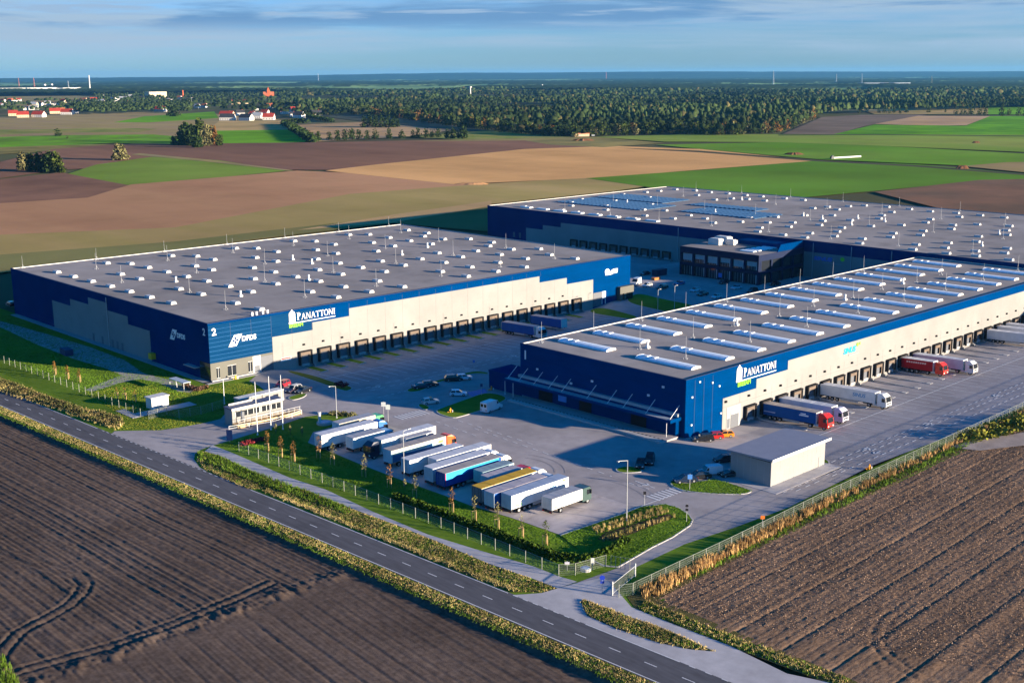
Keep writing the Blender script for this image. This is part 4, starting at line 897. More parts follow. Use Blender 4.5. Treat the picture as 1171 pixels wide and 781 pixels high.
def cab(root, x0, col, H=3.55, rear_gap=0.0, deflector=True):
    """tractor cab, front at x0+2.3"""
    m = paint(col, .3, .3)
    pr = [(0,.55),(2.22,.55),(2.32,.75),(2.32,1.55),(2.12,2.75),(1.85,3.0),(1.2,H-.02),(.35,H),(0,H-.12)]
    b = MB(); b.prism(pr,'y',-1.24,1.24)
    bm_v = []
    for (vx,vy,vz) in b.v: bm_v.append((vx+x0, vy*(1.0 if vz < 2.0 else .95 if vz < 3.05 else .84), vz))
    b.v = bm_v; c = b.build('cab', m, root)
    b = MB(); b.add([(x0+2.315,-1.12,1.62),(x0+2.315,1.12,1.62),(x0+2.13,1.06,2.70),(x0+2.13,-1.06,2.70),(x0+2.33,-1.12,1.62),(x0+2.33,1.12,1.62),(x0+2.145,1.06,2.71),(x0+2.145,-1.06,2.71)],[(4,5,6,7),(0,1,5,4),(1,2,6,5),(2,3,7,6),(3,0,4,7)]); b.build('windscreen', M_cglass, c)
    for s in (-1,1):
        b = MB(); b.add([(x0+1.15,s*1.255,1.7),(x0+2.08,s*1.255,1.7),(x0+1.93,s*1.215,2.55),(x0+1.15,s*1.215,2.55)],[(0,1,2,3)]); b.build('side_window', M_cglass, c)
        b = MB(); b.box(x0+2.0,x0+2.12,s*1.28,s*1.52,1.75,2.5); b.build('mirror', M_chas, c)
        b = MB(); b.box(x0+2.325,x0+2.36,s*.72,s*1.14,.78,1.02); b.build('headlight', M_lamp, c)
    b = MB(); b.box(x0+2.325,x0+2.35,-.95,.95,1.12,1.45); b.box(x0+2.325,x0+2.37,-.65,.65,.62,.74); b.build('grille', M_chas, c)
    b = MB(); b.box(x0+1.98,x0+2.45,-1.05,1.05,2.72,2.80); b.build('sun_visor', M_chas, c)
    return c
def lorry(label, x, y, rz, side, roof, rear, cabc=None, L=13.9, H=3.6, rigid=False, text=None, group=None, name=None, z=None, back=None, deco=None, noback=False):
    nm = name or ('articulated_lorry' if cabc and not rigid else 'box_lorry' if rigid else 'semi_trailer')
    z = zg(x, y) if z is None else z
    t = empty(nm, (x, y, z), rz, label, 'lorry' if cabc else 'trailer', group)
    zb = 1.05; w = 1.28
    b = MB(); b.box(.05,L-.05,-w,w,zb,H-.06); bd = b.build('cargo_body', paint(side,.7,spec=.05,var=.10), t)
    b = MB(); b.box(0,L,-w-.02,w+.02,H-.059,H); 
    for k in range(1,5): b.box(L*k/5-.03,L*k/5+.03,-w+.1,w-.1,H+.001,H+.02)
    b.build('roof', mat('roof_sheet', roof, .6, .12, .5) if roof not in _rf else _rf[roof], t)
    b = MB(); b.box(-.03,.049,-w-.01,w+.01,zb-.05,H-.061); rd = b.build('rear_doors', paint(rear,.6,spec=.1), t)
    b = MB()
    for yy in (-.75,-.35,.35,.75): b.tube((-.05,yy,zb+.1),(-.05,yy,H-.2),.018,n=5)
    b.box(-.042,-.031,-.015,.015,zb,H-.08); b.build('locking_bars', M_lightg, rd)
    b = MB(); b.box(L-.049,L+.03,-w-.01,w+.01,zb-.05,H-.061); b.build('front_wall', M_cap, t)
    b = MB()
    for s in (-1,1): b.box(.3,L-.3,s*.55-.08,s*.55+.08,.72,1.04)
    b.box(-.02,.12,-1.2,1.2,.42,.62); b.box(.05,.3,-1.2,1.2,.62,.75); b.build('chassis', M_chas, t)
    for s in (-1,1): b = MB(); b.box(-.05,-.021,s*.85-.22,s*.85+.22,.45,.6); b.build('tail_light', M_tail, t)
    ax = [1.9,3.2,4.5] if not rigid else [2.3]
    if L < 9 and not rigid: ax = [1.6,2.9]
    for a in ax:
        for s in (-1,1): wheel(t, a, s*1.05, .48, .36)
    if not rigid and L > 9:
        for s in (-1,1): b = MB(); b.box(5.3,L-4.3,s*1.22-.02,s*1.22+.02,.5,.95); b.build('side_guard', M_lightg, t)
        if not cabc:
            for s in (-1,1): b = MB(); b.box(L-2.6,L-2.4,s*.7-.08,s*.7+.08,0.02,.9); b.box(L-2.7,L-2.3,s*.7-.15,s*.7+.15,0,.02); b.build('landing_leg', M_lightg, t)
    if cabc:
        x0 = L+(.55 if not rigid else .15)
        cab(t, x0, cabc, H=3.5 if not rigid else 3.0)
        for s in (-1,1): wheel(t, x0+1.35, s*1.05, .48, .34)
        b = MB(); b.box(L-3.5 if not rigid else L-4, x0+.1,-.5,.5,.5,.9); b.build('tractor_frame', M_chas, t)
        if not rigid:
            for s in (-1,1):
                wheel(t, L-1.5, s*1.02, .48, .5)
                b = MB(); b.tube((L-.6,s*.95,.75),(L+.5,s*.95,.75),.3,n=10); b.build('fuel_tank', M_lightg, t)
    if text:
        for (tx, size, col, px, pz) in text:
            cu = letters('lettering', tx, size, col, None, Matrix.Translation((px,-w-.012,pz)) @ Matrix.Rotation(math.pi/2,4,'X'), bold=.03, depth=.008, shear=.15)
            cu.parent = bd
    if deco:
        for (poly, col) in deco:
            b = MB(); b.prism(poly,'y',-w-.012,-w-.002); o = b.build('side_stripe', paint(col,.45), bd)
    return t
_rf = {}
for nm_, c_ in (('grey',(.33,.34,.37)),('light',(.52,.53,.56)),('pink',(.40,.36,.38)),('tan',(.36,.31,.27)),('yellow',(.55,.32,.015)),('teal',(.22,.30,.33)),('blue',(.30,.36,.46))): _rf[nm_] = mat('trailer_roof_sheet', c_, .6, .12, .6)
WH=(.66,.66,.65); BLU=(.016,.085,.28); NAV=(.012,.05,.17)
cy = mat('blue_lettering', (.03,.25,.5), .5); gr = M_green; wt = M_sign
# lorry park: rows of parked lorries, tails to the grass strip
def park(i, rearx, ynear, **k): return lorry(k.pop('label'), rearx, ynear+1.28, k.pop('rz',0.0), group='lorries in the lorry park', **k)
park(1, -53.0, 50.2, label='cream box lorry with a green cab, furthest left in the lorry park', side=(.55,.45,.34), roof='grey', rear=WH, cabc=(.10,.42,.16), L=9.5, H=3.4, rigid=True)
park(2, -60.9, 45.3, label='white lorry with a blue cab parked beside the smaller white box lorry', side=WH, roof='light', rear=WH, cabc=(.02,.14,.42), L=14.2)
park(3, -56.9, 40.0, label='short white box lorry with a pale blue cab next to the dark navy cab', side=WH, roof='grey', rear=WH, cabc=(.30,.48,.62), L=8.0, H=3.3, rigid=True)
lorry('white lorry parked the other way round, its dark navy cab facing the grass', -39.9, 35.5, math.pi, WH, 'light', WH, (.012,.02,.045), L=14.2, group='lorries in the lorry park')
park(5, -49.5, 32.2, label='short grey box trailer squeezed between a white and a grey curtain trailer', side=(.36,.38,.40), roof='grey', rear=WH, L=7.4, H=3.3)
park(6, -57.1, 27.3, label='lorry with an orange cab and a pale green and dark blue curtain trailer', side=(.42,.52,.46), roof='tan', rear=(.40,.52,.60), cabc=(.85,.10,.01), L=14.0, deco=[([(9.0,2.2),(9.9,2.25),(9.9,2.95),(9.0,2.9)],(.25,.5,.62)),([(10.0,2.25),(10.8,2.25),(10.8,2.98),(10.0,2.95)],(.25,.5,.62)),([(.3,1.1),(13.6,1.1),(13.6,2.0),(9,2.2),(.3,2.6)],(.03,.12,.26)),([(11.8,2.5),(13.2,2.5),(13.4,3.0),(12.2,3.0)],(.2,.6,.1))])
park(7, -58.3, 20.2, label='white trailer with a plain blue-grey roof beside the orange cab', side=WH, roof='light', rear=(.42,.46,.52), L=13.7)
park(8, -54.4, 16.8, label='white trailer standing further forward than the two trailers beside it', side=WH, roof='light', rear=WH, L=14.1, deco=[([(12.6,3.42),(13.8,3.42),(13.8,3.5),(12.6,3.5)],(.6,.04,.03))])
park(9, -58.3, 13.3, label='pale grey trailer with a white cab next to the cyan and blue curtain trailer', side=(.52,.54,.60), roof='light', rear=(.50,.52,.56), cabc=WH, L=14.4)
park(10, -58.4, 9.7, label='lorry with a tan roof and a curtain of cyan and deep blue waves', side=(.010,.06,.26), roof='tan', rear=(.015,.05,.22), cabc=WH, L=14.2, deco=[([(.2,2.1),(1.6,2.2),(3,2.65),(4.5,2.4),(6,2.9),(8.5,2.6),(11,3.1),(13.6,3.0),(13.6,3.5),(.2,3.5)],(.02,.35,.62)),([(.06,1.1),(.22,1.1),(.22,3.5),(.06,3.5)],(.5,.02,.02))])
park(11, -52.4, 6.0, label='short teal-grey trailer between the cyan curtain lorry and the red cab', side=(.25,.38,.42), roof='teal', rear=(.22,.38,.42), L=8.0, H=3.3)
park(12, -53.6, 2.7, label='short pinkish grey box lorry with a red cab', side=(.30,.42,.46), roof='pink', rear=(.25,.40,.44), cabc=(.55,.02,.015), L=8.2, H=3.3, rigid=True)
park(13, -59.1, -1.0, label='lorry with a yellow roofed trailer and a white cab', side=(.52,.52,.50), roof='yellow', rear=(.10,.11,.13), cabc=WH, L=13.9)
park(14, -59.3, -4.5, label='blue sided trailer with a lavender grey roof and a dark roof patch', side=BLU, roof='pink', rear=(.42,.50,.58), cabc=WH, L=13.2)
park(15, -57.9, -7.4, label='white trailer with green and blue lettering behind the last box lorry', side=WH, roof='blue', rear=(.45,.50,.56), L=14.4, text=[('SINUS',1.05,cy,9.4,2.35),('SINUS',.6,gr,.8,1.35)], deco=[([(12.9,3.1),(13.5,3.1),(13.5,3.4),(12.9,3.4)],(.2,.6,.1))])
park(16, -53.1, -12.6, label='short white box lorry with a dark green cab, nearest in the lorry park', side=WH, roof='grey', rear=(.50,.50,.48), cabc=(.05,.085,.08), L=7.7, H=3.1, rigid=True, text=[('SINUS',.8,cy,4.0,1.75),('SINUS',.5,gr,.4,1.3)])
# docked lorries, front hall
DOWN = -math.pi/2
def docked(px, label, L=13.9, **k):
    x, y = px; t = lorry(label, x+1.28, y, DOWN, L=L, z=zg(x, y-.5) if y > -5 else zg(x, y-2), **k)
    t.rotation_euler = (0, -math.atan((zg(x,y-15)-zg(x,y-2))/13), DOWN); return t
docked((27.6,-.7), 'blue curtain lorry with a red cab backed onto a dock near the shed', side=BLU, roof='tan', rear=WH, cabc=(.75,.02,.012), group='lorries at the front docks', deco=[([(9.9,2.75),(11.2,2.75),(11.3,3.0),(10.0,3.0)],(.7,.72,.75)),([(9.5,2.35),(11.9,2.35),(12.0,2.65),(9.7,2.65)],(.7,.72,.75)),([(.3,1.75),(3.3,1.75),(3.4,2.0),(.4,2.0)],(.35,.42,.6))])
docked((34.1,-.5), 'lilac white lorry docked right behind the blue curtain lorry', side=(.50,.52,.62), roof='light', rear=WH, cabc=(.58,.56,.66), group='lorries at the front docks')
docked((51.6,-.7), 'white lorry with blue lettering on its side, docked alone between empty bays', L=14.4, side=WH, roof='light', rear=WH, cabc=WH, group='lorries at the front docks', text=[('SINUS',1.25,cy,8.6,2.05)])
docked((90.4,-.6), 'short red curtain lorry with a red cab at the docks', L=9.0, side=(.33,.015,.02), roof='light', rear=WH, cabc=(.70,.03,.012), group='lorries at the front docks', deco=[([(1.6+k*.62,2.62),(2.06+k*.62,2.62),(2.12+k*.62,3.02),(1.66+k*.62,3.02)],(.62,.45,.45)) for k in range(9)])
docked((96.6,-.7), 'pale lilac lorry with a white cab docked behind the red one', side=(.46,.47,.55), roof='light', rear=WH, cabc=WH, group='lorries at the front docks')
docked((139.4,-1.2), 'white trailer at the right edge of the picture, first of the three', side=(.55,.57,.60), roof='light', rear=WH, group='trailers at the far right docks')
docked((146.4,-1.0), 'white trailer at the right edge of the picture, middle of the three', side=(.55,.55,.58), roof='light', rear=WH, group='trailers at the far right docks')
docked((152.2,-1.0), 'white trailer at the right edge of the picture, furthest of the three', side=WH, roof='light', rear=WH, group='trailers at the far right docks')
docked((47.5,106.8), 'blue curtain lorry with a white cab in front of the left hall', side=(.018,.085,.30), roof='pink', rear=WH, cabc=WH, group='lorries at the left hall docks')
docked((60.6,107.6), 'blue curtain trailer with a white front wall, parked without a tractor at the left hall', L=13.2, side=(.018,.085,.32), roof='pink', rear=(.012,.05,.2), group='lorries at the left hall docks')

# ---- cars
def car(label, px, rz, col, kind='hatch', group=None, name=None, cat='car', roofc=None):
    x, y = G(*px); z = zg(x, y); t = empty(name or 'parked_car', (x,y,z+.015), rz, label, cat, group)
    Ln, w, Hh = {'hatch':(4.2,1.76,1.48),'sedan':(4.6,1.8,1.45),'suv':(4.6,1.86,1.68),'van':(5.9,2.05,2.55),'small_van':(4.5,1.82,1.85),'open':(4.0,1.72,1.2)}[kind]
    m = paint(col,.25,.5); h = Ln/2
    if kind in ('van','small_van'):
        pr = [(-h,.35),(h-.1,.35),(h,.55),(h-.05,Hh*.42),(h-Ln*.20,Hh*.56),(h-Ln*.33,Hh*.96),(h-Ln*.40,Hh),(-h+.1,Hh),(-h,Hh-.15)]
        b = MB(); b.prism(pr,'y',-w/2,w/2); b.v = [(a,q*(1 if c<Hh*.6 else .92),c) for a,q,c in b.v]; bd = b.build('body', m, t)
        b = MB(); b.add([(h-Ln*.19,-w*.44,Hh*.585),(h-Ln*.19,w*.44,Hh*.585),(h-Ln*.315,w*.42,Hh*.94),(h-Ln*.315,-w*.42,Hh*.94)],[(0,1,2,3)]); b.v = [(a+.02,q,c+.01) for a,q,c in b.v]; b.build('windscreen', M_cglass, t)
        for s in (-1,1): b = MB(); b.add([(h-Ln*.36,s*(w/2*.96+.03),Hh*.6),(h-Ln*.22,s*(w/2*.96+.03),Hh*.6),(h-Ln*.33,s*(w/2*.93+.02),Hh*.88),(h-Ln*.38,s*(w/2*.93+.02),Hh*.88)],[(0,1,2,3)]); b.build('side_window', M_cglass, t)
        b = MB()
        for s in (-1,1): b.box(-h-.012,-h-.002,s*.12,s*.8,Hh*.58,Hh*.85)
        b.build('rear_window', M_cglass, t)
    else:
        hz_ = .92 if kind != 'suv' else 1.05
        low = [(-h,.38),(-h+.05,.25),(h-.08,.25),(h,.42),(h-.02,.66),(h-.25,.78),(h-Ln*.27,hz_),(-h+.35,hz_+.02),(-h+.03,.86)]
        b = MB(); b.prism(low,'y',-w/2,w/2); b.v = [(a,q*(1 if c<.72 else .95),c) for a,q,c in b.v]; bd = b.build('body', m, t)
        r0,r1 = (-h+.08,-h+.55) if kind in ('hatch','suv') else (-h+.75,-h+1.35)
        if kind == 'open': r0,r1 = -h+1.1,-h+1.5
        f0,f1 = h-Ln*.27, h-Ln*.27-.75
        zt = Hh if kind != 'open' else 1.22
        g = MB(); g.add([(r0,-w*.46,hz_),(f0,-w*.46,hz_),(f0,w*.46,hz_),(r0,w*.46,hz_),(r1,-w*.37,zt-.05),(f1,-w*.37,zt-.05),(f1,w*.37,zt-.05),(r1,w*.37,zt-.05)],[(0,1,5,4),(1,2,6,5),(2,3,7,6),(3,0,4,7),(4,5,6,7)]); g.build('windows', M_cglass, t)
        b = MB(); b.box(r1-.06,f1+.06,-w*.375,w*.375,zt-.055,zt)
        for s in (-1,1):
            for (xa,xb) in ((r0,r1),(f0,f1),((r0+f0)/2,(r1+f1)/2)):
                b.add([(xa-.06,s*w*.463,hz_),(xa+.06,s*w*.463,hz_),(xb+.06,s*w*.375,zt-.05),(xb-.06,s*w*.375,zt-.05)],[(0,1,2,3)])
        b.build('roof', paint(roofc,.25,.5) if roofc else m, t)
    for s in (-1,1):
        b = MB(); b.box(h-.06,h+.015,s*w*.32-.16,s*w*.32+.16,.58,.74); b.build('headlight', M_lamp, t)
        b = MB(); b.box(-h-.015,-h+.05,s*w*.36-.13,s*w*.36+.13,.68,.92); b.build('tail_light', M_tail, t)
        for xx in (-h+Ln*.19,h-Ln*.19): wheel(t, xx, s*(w/2-.1), .33, .22)
    return t
BK=(.012,.013,.016); DB=(.012,.02,.045); SW=(.62,.63,.64); RD=(.42,.015,.02)
car('dark red car beside the gatehouse cabins', (323,442.5), R(200), (.30,.02,.03), 'suv')
car('dark car with a white roof next to the dark red one behind the gatehouse', (336,448), R(195), (.05,.035,.05), 'suv', roofc=(.6,.58,.58))
car('black estate car at the small grass spot behind the gatehouse', (346.5,448.8), R(195), BK, 'sedan')
car('dark blue car at the tip of the small staff car park', (482,444), R(-20), DB, 'sedan')
car('dark maroon car beside the dark blue one in the staff car park', (491.5,441.5), R(-25), (.10,.012,.018), 'hatch')
car('black minivan in the staff car park beside a pale blue car', (518.5,435.5), R(-30), BK, 'suv')
car('pale blue white car next to the black minivan', (530.5,434), R(-30), (.55,.60,.66), 'hatch')
car('pale blue hatchback standing alone on the staff car park', (524,452.3), R(-40), (.50,.60,.68), 'hatch')
sc_ = car('silver security car with an orange roof light near the zebra crossing', (492.5,461.5), R(-20), (.5,.5,.5), 'hatch')
b = MB(); b.box(-.2,.2,-.4,.4,1.49,1.62); b.build('roof_light', paint((.8,.25,.01)), sc_)
car('white panel van parked by the grass strip in front of the dark annex', (562,469.5), R(10), SW, 'van', name='panel_van', cat='van')
car('black car nearest the corner of the front hall', (803.5,504.5), R(145), BK, 'suv')
car('red car with lit-looking tail between a black and an orange car', (815.5,501.5), R(145), (.45,.015,.015), 'hatch')
car('orange yellow car at the corner of the front hall', (827.5,499.5), R(145), (.65,.22,.015), 'hatch')
car('black car at the small kerb island, nearer the crossing', (732.5,533), R(215), BK, 'sedan')
car('black car at the small kerb island, further from the crossing', (743,529), R(215), (.016,.014,.018), 'suv')
car('dark blue car at the left end of the row beside the shed lawn', (783.5,551), R(150), DB, 'sedan')
car('black sedan in the row beside the shed lawn, next to the pale blue van', (799,547), R(150), BK, 'sedan')
car('pale blue white small van parked on the shed lawn edge', (812,542.5), R(150), (.55,.62,.68), 'small_van', name='small_van', cat='van')
car('black open car parked against the shed wall', (834.5,544.5), R(150), BK, 'open')
car('dark car half hidden behind the far corner of the shed', (827.5,528), R(150), (.015,.02,.03), 'hatch')
for px,c,k,l in (((738,314.5),DB,'sedan','dark blue car nearest the rear docks on the office car park'),((727.5,326),(.6,.6,.58),'van','white van by the right corner of the left hall'),((740,328),SW,'hatch','white car next to the white van on the office car park'),((757.5,330.5),BK,'suv','black car in the middle of the office car park'),((777,325.5),(.03,.10,.28),'sedan','blue car in front of the office block'),((795,333.5),(.5,.56,.62),'hatch','pale car in the second row of the office car park'),((803.5,338),BK,'sedan','black car behind the roof edge of the front hall'),((819.5,341),SW,'hatch','white car half hidden by the roof edge of the front hall'),((827.5,324.5),DB,'suv','dark car close to the office entrance'),((842,330.5),(.5,.55,.6),'sedan','silver car beside the office entrance'),((860.5,334.5),BK,'suv','black car at the corner of the office block'),((886.5,326.5),BK,'sedan','black car behind the office block')):
    car(l, px, R(180 if k != 'van' else 200), c, k, name='panel_van' if k == 'van' else None, cat='van' if k == 'van' else 'car')
car('black car at the far left corner of the left hall', (12,350), R(90), BK, 'suv')
def skip(label, px, L, w, h, col, rz=0):
    x,y = G(*px); t = empty('waste_skip', (x,y,zg(x,y)+.02), rz, label, 'skip')
    b = MB(); b.prism([(-L/2,0.15),(L/2,.15),(L/2+.2,h),(-L/2-.2,h)],'y',-w/2,w/2); b.build('body', paint(col,.6), t)
    b = MB()
    for k in range(5): b.box(-L/2+.3+k*L/5,-L/2+.42+k*L/5,-w/2-.06,-w/2-.002,.2,h-.05)
    b.box(-L/2,L/2,-w/2+.1,w/2-.1,0,.14); b.build('ribs', paint(col,.6), t)
skip('dark blue waste container near the rear docks', (754,315), 6, 2.4, 2.4, (.02,.03,.07))
skip('orange skip beside the dark blue container', (750,320), 3.2, 1.6, .9, (.45,.16,.03))
skip('dark blue tank box on the left lawn by the gravel track', (76.5,405.5), 4.4, 2.2, 1.7, (.02,.04,.10), R(85))

# ---- a person by the corner of the front hall
def person(px, label, top, legs):
    x,y = G(*px); t = empty('person', (x,y,zg(x,y)+.02), R(200), label, 'person')
    P = {'pel':(0,0,.95,.15),'ch':(0,0,1.30,.17),'nk':(0,0,1.50,.065),'hd':(0.01,0,1.64,.10),'hd2':(.01,0,1.74,.085),'hl':(0,.09,.90,.10),'kl':(.03,.10,.50,.07),'al':(-.02,.10,.09,.05),'tl':(.14,.11,.05,.045),'hr':(0,-.09,.90,.10),'kr':(.06,-.10,.50,.07),'ar':(.0,-.10,.09,.05),'tr':(.16,-.11,.05,.045),'sl':(0,.19,1.42,.07),'el':(-.03,.25,1.14,.05),'wl':(.08,.24,.92,.04),'fl':(.11,.24,.82,.035),'sr':(0,-.19,1.42,.07),'er':(-.02,-.25,1.14,.05),'wr':(.10,-.22,.94,.04),'fr':(.14,-.22,.85,.035)}
    ks = list(P); me = bpy.data.meshes.new('body'); E = [('pel','ch'),('ch','nk'),('nk','hd'),('hd','hd2'),('pel','hl'),('hl','kl'),('kl','al'),('al','tl'),('pel','hr'),('hr','kr'),('kr','ar'),('ar','tr'),('ch','sl'),('sl','el'),('el','wl'),('wl','fl'),('ch','sr'),('sr','er'),('er','wr'),('wr','fr')]
    me.from_pydata([P[k][:3] for k in ks], [(ks.index(a),ks.index(c)) for a,c in E], [])
    o = bpy.data.objects.new('body', me); COL.objects.link(o); o.parent = t
    md = o.modifiers.new('skin','SKIN'); 
    for i,k in enumerate(ks): me.skin_vertices[0].data[i].radius = (P[k][3],)*2
    me.skin_vertices[0].data[0].use_root = True
    o.modifiers.new('sub','SUBSURF').levels = 1
    bpy.context.view_layer.update(); m2 = bpy.data.meshes.new_from_object(o.evaluated_get(bpy.context.evaluated_depsgraph_get())); o.modifiers.clear(); o.data = m2
    sk, tp, lg, hr = paint((.45,.27,.19),.6), paint(top,.8), paint(legs,.8), paint((.05,.03,.02),.8)
    m2.materials.clear()
    for q in (sk,tp,lg,hr): m2.materials.append(q)
    for f in m2.polygons:
        c = f.center; f.material_index = 2 if c.z < .93 else 1 if c.z < 1.50 and not (abs(c.y) > .18 and c.z < .92) else 3 if (c.z > 1.70 or (c.x < -.02 and c.z > 1.55)) else 0
    b = MB(); b.tube((0,0,.93),(0,0,1.0),.165,.17,12); b.build('jacket_hem', tp, t)
person((795.5,496.5), 'person in a red and white jacket standing behind the black car', (.55,.06,.08), (.04,.05,.09))

# ------------------------------------------------------------------ fences, poles, signs
M_fence = mat('fence_green_grey', (.30,.33,.28), .5, .1, metal=.2); M_post = mat('fence_post_pale', (.24,.25,.21), .6, .1)
def fence(label, pts, h=1.9, sp=3.3, name='mesh_fence', wires=True, mpost=None):
    t = empty(name, (*pts[0],0), 0, label, 'fence'); wb = MB(); n = 0
    for (a,c) in zip(pts[:-1],pts[1:]):
        a,c = np.array(a),np.array(c); Ln = np.linalg.norm(c-a); u = (c-a)/Ln; m_ = max(1,int(round(Ln/sp))); nrm = np.array([-u[1],u[0]])
        for k in range(m_+1):
            if k == m_ and c is not None and (tuple(c) != tuple(pts[-1])): continue
            p = a+u*Ln*k/m_; b = MB(); b.box(p[0]-.045,p[0]+.045,p[1]-.045,p[1]+.045,-.1,h+.08); b.build('post', mpost or M_post, t, world=True); n += 1
        for z in (.12,.45,.8,1.15,1.5,h):
            r = .016 if z > h-.01 else .006
            q = nrm*r; wb.add([(*(a-q),z-r),(*(c-q),z-r),(*(c+q),z+r),(*(a+q),z+r)],[(0,1,2,3)])
        if wires:
            kN = int(Ln/.11)
            for k in range(kN):
                p = a+u*Ln*k/kN; q = u*.0045
                wb.add([(*(p-q),.1),(*(p+q),.1),(*(p+q),h),(*(p-q),h)],[(0,1,2,3)])
    wb.build('wire_mesh', M_fence, t, world=True, fix=False); return t
fw1 = GP([(266,521),(330,545),(420,581),(520,619),(551,631)])+[(-70.8,-20),(-70.5,-30.8)]
fw1 = [(-72.6,58),(-71.6,30),(-70.6,0),(-70.4,-20),(-70.5,-31.0),(-68.4,-32.5),(-62.6,-33.6)]
fence('wire mesh fence between the footpath and the lorry park lawn', fw1)
fence('wire mesh fence along the ploughed field beside the dock lane', [(-66.6,-43.3),(-42.6,-42.9),(-11,-41.8),(40,-41.5),(110,-41.3),(200,-41.2)], sp=3.3)
fence('wire mesh fence on the verge left of the entrance', [(-75.0,92.5),(-75.4,120),(-76.2,150),(-77.3,180),(-78.5,215)])
fence('wire mesh fence around the lawn behind the kiosk', [(-75,92.5),(-70,93.2)]+GP([(205,478),(230,474),(256,466)]))
ga = empty('sliding_gate', (-69.8,-41.3,0), 0, 'open pale steel sliding gate frame at the lower entrance', 'gate')
b = MB(); p0,p1 = (-69.8,-41.3),(-62.3,-39.3)
for z in (.25,1.75): b.tube((*p0,z),(*p1,z),.045,n=6)
for k in range(26): q = k/25; b.tube((p0[0]+(p1[0]-p0[0])*q,p0[1]+(p1[1]-p0[1])*q,.1),(p0[0]+(p1[0]-p0[0])*q,p0[1]+(p1[1]-p0[1])*q,1.8),.018,n=5)
b.build('gate_leaf', M_lightg, ga, world=True)
b = MB()
for p in (p0,p1): b.box(p[0]-.1,p[0]+.1,p[1]-.1,p[1]+.1,0,2.2)
b.build('gate_post', M_lightg, ga, world=True)
b = MB(); q0,q1 = (-62.3,-34.4),(-61.1,-37.2)
for k in range(5): q = k/4; b.tube((q0[0]+(q1[0]-q0[0])*q,q0[1]+(q1[1]-q0[1])*q,0),(q0[0]+(q1[0]-q0[0])*q,q0[1]+(q1[1]-q0[1])*q,2.0),.05,n=5)
b.tube((*q0,1.95),(*q1,1.95),.03,n=5); b.build('gate_guide', M_post, ga, world=True)
fence('short stub of wire fence beside the gate at the field corner', [(-69.6,-42.4),(-67.6,-43.4),(-66.6,-43.3)], sp=1.6)
def pole(name, label, cat, base, h, r=.09, head=None, m=None):
    x,y = G(*base); t = empty(name, (x,y,max(zg(x,y),-.0)), 0, label, cat)
    b = MB(); b.tube((0,0,0),(0,0,h),r,r*.6,8); b.tube((0,0,0),(0,0,.25),r*1.8,n=8); b.build('pole', m or (M_white if name == 'flagpole' else M_lightg), t)
    if head: 
        b = MB(); dx,dy = head; b.tube((0,0,h-.05),(dx,dy,h+.15),.05,n=6); o_ = b.build('arm', m or M_lightg, t)
        b = MB(); b.box(dx-.15,dx+.55*np.sign(dx) if dx else .3,dy-.18,dy+.18,h+.1,h+.24); b.build('lamp_head', M_lightg, t)
    return t
for base,h,l in (((294.6,497.5),11.8,'tall plain white pole in front of the gatehouse windows'),((310,491.5),12.0,'tall plain white pole at the middle of the gatehouse'),((323.6,491),12.2,'tall plain white pole at the right end of the gatehouse rail'),((256.7,462),6.0,'short white pole left of the gatehouse')): pole('flagpole', l, 'pole', base, h, .11)
for base,h,hd,l in (((385,478),7.4,(-1.2,.2),'street lamp on the lawn tip by the left entrance road'),((462.5,555),10.6,(1.2,0),'tall street lamp behind the pale trailers of the lorry park'),((716.5,596),11.0,(-1.6,.4),'tall street lamp on the planted island by the lower entrance'),((752,362),8,(.8,0),'lamp post on the lawn behind the left hall'),((771,357),8.5,(.8,0),'lamp post at the edge of the office car park')): pole('street_lamp', l, 'street lamp', base, h, .10, hd)
def sign(label, base, h, panels, rz=0.0, name='road_sign', cat='sign'):
    x,y = G(*base); t = empty(name, (x,y,zg(x,y)), rz, label, cat); b = MB(); b.tube((0,0,0),(0,0,h),.045,n=6); b.build('post', M_lightg, t)
    for (w,z0,z1,col,rnd) in panels:
        b = MB()
        if rnd: b.tube((0,-.07,(z0+z1)/2),(0,-.045,(z0+z1)/2),w/2,n=16)
        else: b.box(-w/2,w/2,-.07,-.045,z0,z1)
        b.build('sign_panel', paint(col,.4), t)
A45 = R(-45)
sign('blue round road sign on the corner of the lower entrance', (688.5,679), 3.0, [(.8,2.2,3.0,(.02,.05,.45),True),(.6,1.7,2.1,(.02,.05,.35),False)], A45)
sign('light blue sign board on the tip of the shed lawn', (788.6,560), 3.1, [(.85,2.1,3.0,(.08,.25,.62),False)], A45)
sign('small dark sign at the near end of the zebra crossing', (737,577.5), 2.6, [(.5,2.0,2.6,(.02,.02,.025),False)], A45)
sign('dark double sign on the kerb of the planted island', (785,597), 3.4, [(.55,2.7,3.3,(.02,.02,.025),True),(.55,2.0,2.6,(.02,.02,.025),True)], A45)
sign('dark blue sign on the staff car park edge', (550.7,452.5), 3.0, [(.6,2.2,3.0,(.02,.05,.14),False)], A45)
sign('blue sign beside the striped box on the yard', (542,423), 2.8, [(.55,2.0,2.7,(.04,.15,.45),False)], A45)
sign('pale square mirror post behind the green cab', (439,480), 4.2, [(1.0,3.1,4.1,(.55,.58,.58),False)], A45)
sign('pale square lamp post next to the mirror post behind the green cab', (444,482), 4.0, [(1.0,2.8,3.9,(.50,.55,.52),False)], A45)
sign('small orange warning sign on the fence strip by the dock lane', (872-.5,606), 2.6, [(.7,2.0,2.6,(.7,.18,.03),False)], A45)
sign('white notice on the fence at the lower entrance', (677.5,651.5), 2.0, [(.55,1.0,2.0,(.7,.7,.68),False)], A45)
sign('small white notice plate on the fence left of the round cover', (648.5,653), 1.7, [(.75,1.1,1.6,(.65,.62,.68),False)], A45)
